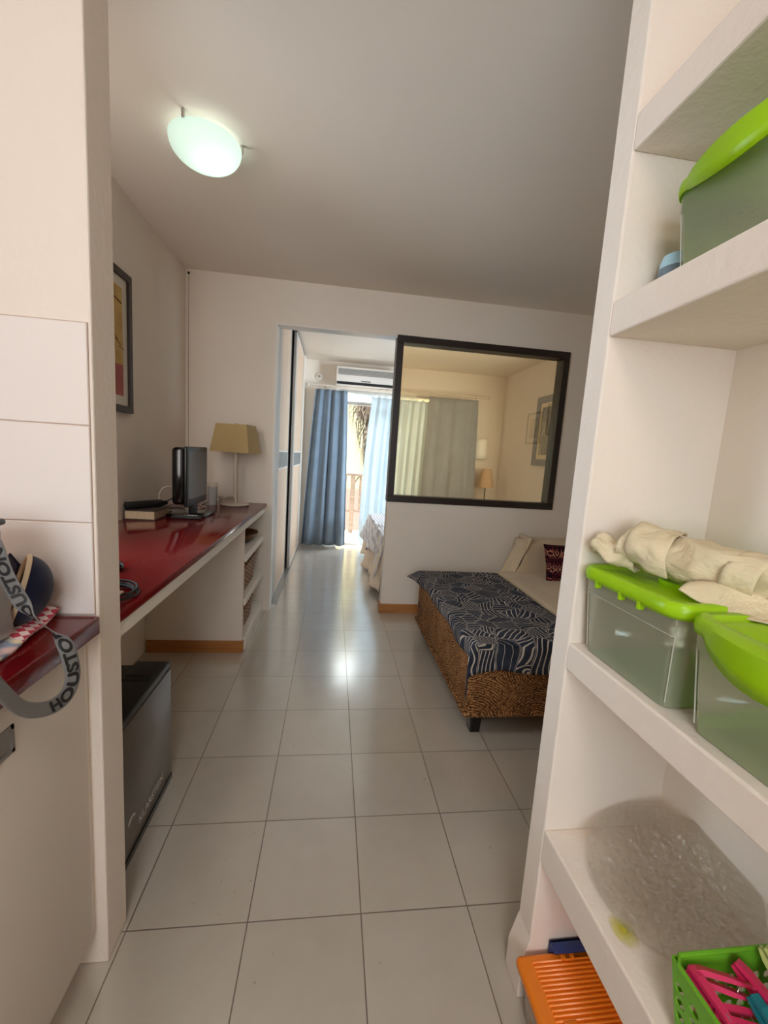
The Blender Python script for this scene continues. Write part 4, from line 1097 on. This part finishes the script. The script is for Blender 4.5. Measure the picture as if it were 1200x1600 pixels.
MB().tube([(GX0+.012, GY0, GZ1), (GX1-.012, GY0, GZ1), (GX1, GY0+.012, GZ1), (GX1, GY1-.012, GZ1), (GX1-.012, GY1, GZ1), (GX0+.012, GY1, GZ1), (GX0, GY1-.012, GZ1), (GX0, GY0+.012, GZ1)], 0.0032, 8, True).build('rim', BGREEN, gb, True)
# clothes pegs
def pegm(n, c): return plain(n, c, 0.4)
PEG = {'pink': pegm('pink_peg_plastic', (206, 44, 92)), 'teal': pegm('teal_peg_plastic', (16, 116, 128)), 'orange': pegm('orange_red_peg_plastic', (206, 70, 36)), 'green': pegm('pale_green_peg_plastic', (186, 196, 116))}
def peg_proto(col):
    t = thing('clothes_peg', 'x', 'clothes peg', (0, 0, 0), 'clothes pegs in the green basket')
    g = 1.22
    for s in (-1, 1):
        poly = [(-0.040, 0.0012*s), (0.040, 0.0055*s), (0.041, 0.0085*s), (0.012, 0.0075*s), (0.002, 0.0085*s), (-0.030, 0.0075*s), (-0.041, 0.0045*s)]
        MB().prism([(a*g, b*g) for a, b in poly], 0.0135, Matrix.Translation((0, 0, -0.0067))).build('jaw', PEG[col], t)
    c = [(0.004+0.008*math.cos(a), 0.0105*math.sin(a), 0.0) for a in [2*PI*i/12 for i in range(12)]]
    MB().tube(c, 0.0011, 5, True).build('spring', STEEL, t)
    return t
protos = {k: peg_proto(k) for k in PEG}
used = set()
pegs = [  # colour, x, y, z, direction (deg about z), pitch, roll, label
 ('pink', 1.049, -0.604, 0.564, -84, 12, 80, 'pink clothes peg lying highest along the basket left side'),
 ('pink', 1.092, -0.574, 0.566, -18, 6, 60, 'pink clothes peg lying along the basket far end'),
 ('pink', 1.052, -0.626, 0.556, -70, -8, 20, 'pink clothes peg under the topmost one at the basket left side'),
 ('pink', 1.090, -0.603, 0.552, -8, 10, 10, 'pink clothes peg lying crosswise behind the teal peg'),
 ('pink', 1.135, -0.600, 0.560, -68, 22, 80, 'pink clothes peg standing just right of the teal peg'),
 ('teal', 1.108, -0.640, 0.558, -88, 22, 88, 'upright teal clothes peg in the middle of the basket'),
 ('orange', 1.152, -0.615, 0.552, -110, 30, 60, 'orange-red clothes peg in the basket'),
 ('green', 1.174, -0.592, 0.566, -75, 40, 70, 'pale green clothes peg leaning up at the basket right side'),
 ('green', 1.186, -0.625, 0.562, -100, 30, 30, 'pale green clothes peg with its spring facing up at the right'),
 ('green', 1.160, -0.668, 0.545, -30, 5, 10, 'pale green clothes peg lying flat at the near right'),
 ('teal', 1.130, -0.676, 0.535, 10, 0, 20, 'second teal clothes peg lying low beside the flat pale green one'),
 ('pink', 1.075, -0.672, 0.540, -60, 4, 40, 'pink clothes peg nearest the front in the basket'),
]
for col, x, y, z, az, pit, rol, lab in pegs:
    o = protos[col] if col not in used else copy_tree(protos[col])
    used.add(col)
    o.location = (x, y, z)
    o.rotation_euler = (Matrix.Rotation(math.radians(az), 3, 'Z') @ Matrix.Rotation(math.radians(pit), 3, 'Y') @ Matrix.Rotation(math.radians(rol), 3, 'X')).to_euler()
    o['label'] = lab

# orange lidded box on the floor in the bottom niche
ob = thing('storage_box', 'orange ribbed-lid storage box on the floor in the bottom niche', 'storage box', (1.12, -0.42, 0))
MB().box(0.985, 1.270, -0.63, -0.235, 0.0, 0.118, 0.015, 3, None, 0.93).build('body', frosted_plastic('orange_clear_plastic', (0.95, 0.80, 0.68, 1), (0.86, 0.66, 0.5, 1), 0.55), ob, True)
lb = MB().box(0.972, 1.285, -0.645, -0.222, 0.112, 0.140, 0.012, 3)
for i in range(44):
    y = -0.243-i*0.0086
    lb.box(1.005, 1.270, y-0.0026, y+0.0026, 0.138, 0.1435, 0.002, 1)
orange_lid = lb.build('lid', ORANGE, ob, True)
MB().box(1.02, 1.05, -0.55, -0.35, 0.141, 0.1465, 0.002).build('lid_panel', ORANGE, orange_lid, True)
lt = MB().box(1.060, 1.170, -0.224, -0.213, 0.120, 0.160, 0.004).box(1.060, 1.170, -0.240, -0.213, 0.150, 0.160, 0.004)
tag(lt.build('latch', BLUEP, ob, True), 'dark blue clip latch')
MB().box(1.078, 1.086, -0.246, -0.236, 0.140, 0.150).box(1.100, 1.108, -0.246, -0.236, 0.140, 0.150).build('latch_hook', ORANGE, ob)

# ================================================================== things on the kitchen counter
CT = 0.907
def towel_fn(u, v):
    a = Vector((-0.045, -0.46, 0)); b = Vector((-0.068, -0.086, 0)); d = Vector((-0.20, -0.03, 0))
    p = a+(b-a)*v+d*u
    return Vector((p.x+0.012*math.sin(4*v+0.3)*v, p.y, CT+0.0055+0.007*math.sin(PI*min(1, u*3))+0.003*math.sin(20*v)+(0.010*(v**3))))
tag(MB().grid(towel_fn, 20, 40, 0.008).build('tea_towel', TOWEL, None, True, 70), 'folded pink checked tea towel on the red worktop', 'towel')
# navy cap seen from behind, beige lining in its opening
cp_ = thing('baseball_cap', 'navy baseball cap with cream lining lying on the tea towel', 'cap', (-0.09, -0.15, 0.92))
def dome(rx, ry, rz, cx, cy, cz, u0=0.0, u1=1.0, v1=1.0):
    def fn(u, v):
        a = 2*PI*(u0+(u1-u0)*u); e = PI/2*v*v1
        return Vector((cx+rx*math.cos(e)*math.cos(a), cy+ry*math.cos(e)*math.sin(a), cz+rz*math.sin(e)))
    return fn
cax = Vector((0.80, 0.56, -0.30)).normalized()
Mc = Matrix.Translation((-0.112, -0.150, 0.988)) @ cax.to_track_quat('Z', 'Y').to_matrix().to_4x4()
bd_ = Mc.to_3x3().inverted() @ Vector((-0.3, 0.5, -0.2)); bphi = math.atan2(bd_.y, bd_.x)
mb = MB().grid(dome(0.068, 0.068, 0.052, 0, 0, 0, 0.0, 1.0, 0.98), 40, 12, 0.003, True)
bmesh.ops.transform(mb.bm, matrix=Mc, verts=mb.bm.verts[:]); mb.build('crown', NAVY, cp_, True, 70)
mb = MB().grid(lambda u, v: Vector((0.062*v*math.cos(2*PI*u), 0.062*v*math.sin(2*PI*u), 0.006+0.036*(1-v*v))), 32, 6, 0, True)
bmesh.ops.transform(mb.bm, matrix=Mc, verts=mb.bm.verts[:]); tag(mb.build('lining', LINEN, cp_, True, 70), 'cream lining')
def brim_fn(u, v):
    a = bphi-0.9+u*1.8; r = 0.066+0.045*v*math.cos(a-bphi)
    return Mc @ Vector((r*math.cos(a), r*math.sin(a), -0.006-0.02*v))
MB().grid(brim_fn, 20, 6, 0.003).build('brim', NAVY, cp_, True, 70)
mb = MB().tube([Mc @ Vector((0.068*math.cos(a), 0.068*math.sin(a), 0.0)) for a in [2*PI*i/40 for i in range(40)]], 0.0045, 8, True)
tag(mb.build('edge_binding', CREAM, cp_, True), 'cream edge binding')
# silver-grey case at the frame edge
cs = thing('toiletry_case', 'silver-grey rounded case with black rim at the left edge of the worktop', 'case', (-0.14, -0.22, CT))
Ms = Matrix.Translation((-0.121, -0.252, 0.922)) @ Matrix.Rotation(math.radians(-4), 4, 'Y')
mb = MB().box(-0.06, 0.052, -0.04, 0.04, 0.0, 0.212, 0.018, 4, Ms); mb.build('shell', plain('silver_grey_shell', (172, 168, 168), 0.3, 0.4), cs, True)
mb = MB().box(-0.062, 0.054, -0.042, 0.042, 0.205, 0.217, 0.005, 2, Ms); mb.build('rim', BLACK, cs, True)
mb = MB().tube([Ms @ Vector(p) for p in ((0.054, -0.03, 0.205), (0.055, -0.03, 0.10), (0.054, -0.03, 0.03), (0.048, -0.03, 0.008), (0.03, -0.03, -0.001), (-0.05, -0.03, -0.002))], 0.0045, 8); mb.build('piping', BLACK, cs, True)

# lettered lanyard strap: from the case over the towel, hanging in a loop before the cabinet
CTRL = [((-0.069, -0.262, 1.112), (0.7, 0.0, 0.7)), ((-0.064, -0.258, 1.088), (0.7, 0.0, 0.7)), ((-0.058, -0.255, 1.058), (0.7, 0.0, 0.7)), ((-0.049, -0.252, 1.029), (0.75, 0.1, 0.6)), ((-0.038, -0.250, 1.002), (0.7, 0.2, 0.4)),
        ((-0.024, -0.248, 0.978), (0.55, -0.5, 0.35)), ((-0.010, -0.245, 0.960), (0.5, -0.78, 0.34)), ((0.004, -0.240, 0.944), (0.52, -0.65, 0.34)), ((0.020, -0.234, 0.915), (0.7, 0.35, 0.2)),
        ((0.024, -0.224, 0.866), (0.6, 0.75, 0.0)), ((0.024, -0.228, 0.838), (0.6, 0.6, -0.5)), ((0.024, -0.248, 0.824), (0.55, 0.3, -0.8)), ((0.024, -0.282, 0.827), (0.45, 0.1, -0.9)), ((0.024, -0.320, 0.845), (0.35, -0.2, -0.9)), ((0.024, -0.353, 0.871), (0.2, -0.45, -0.85)),
        ((0.024, -0.388, 0.919), (0.05, -0.5, -0.85)), ((0.022, -0.41, 0.96), (0.05, -0.6, -0.8))]
cpts = catmull([a for a, b in CTRL], 10); wpts = catmull([b for a, b in CTRL], 10)
arc = [0.0]
for a, b in zip(cpts, cpts[1:]): arc.append(arc[-1]+(b-a).length)
def ribbon(s, t, lift=0.0):
    s = min(max(s, 0), arc[-1]-1e-6); i = 0
    while arc[i+1] < s: i += 1
    k = (s-arc[i])/(arc[i+1]-arc[i]); p = cpts[i].lerp(cpts[i+1], k); wv = wpts[i].lerp(wpts[i+1], k)
    tg = (cpts[i+1]-cpts[i]).normalized(); wv = (wv-tg*wv.dot(tg)).normalized(); nn = wv.cross(tg).normalized()
    if nn.dot(CAM_LOC-p) < 0: nn = -nn
    return p+wv*t+nn*lift
ln = thing('lanyard', 'grey lanyard strap with black lettering looping over the red worktop edge', 'lanyard', (0.024, -0.25, 0.82))
HW = 0.0125
MB().grid(lambda u, v: ribbon(u*arc[-1], (v-0.5)*2*HW), 150, 4, 0.0012).build('strap', STRAPM, ln, True, 70)
def put_text(body, s_start, s_end, flip):
    V, F = text_geo(body, 0.03, 0.0012)
    w_ = max(v.x for v in V); h_ = max(v.y for v in V)
    def mp(v):
        s = s_start+(s_end-s_start)*v.x/w_
        return ribbon(s, (v.y/h_-0.5)*1.45*HW*flip, 0.0016)
    MB().raw([mp(v) for v in V], F).build('lettering', BLACKM, ln)
put_text('HOUSTON', arc[122], arc[64], -1)
put_text('HOUSTON', arc[62], arc[6], -1)
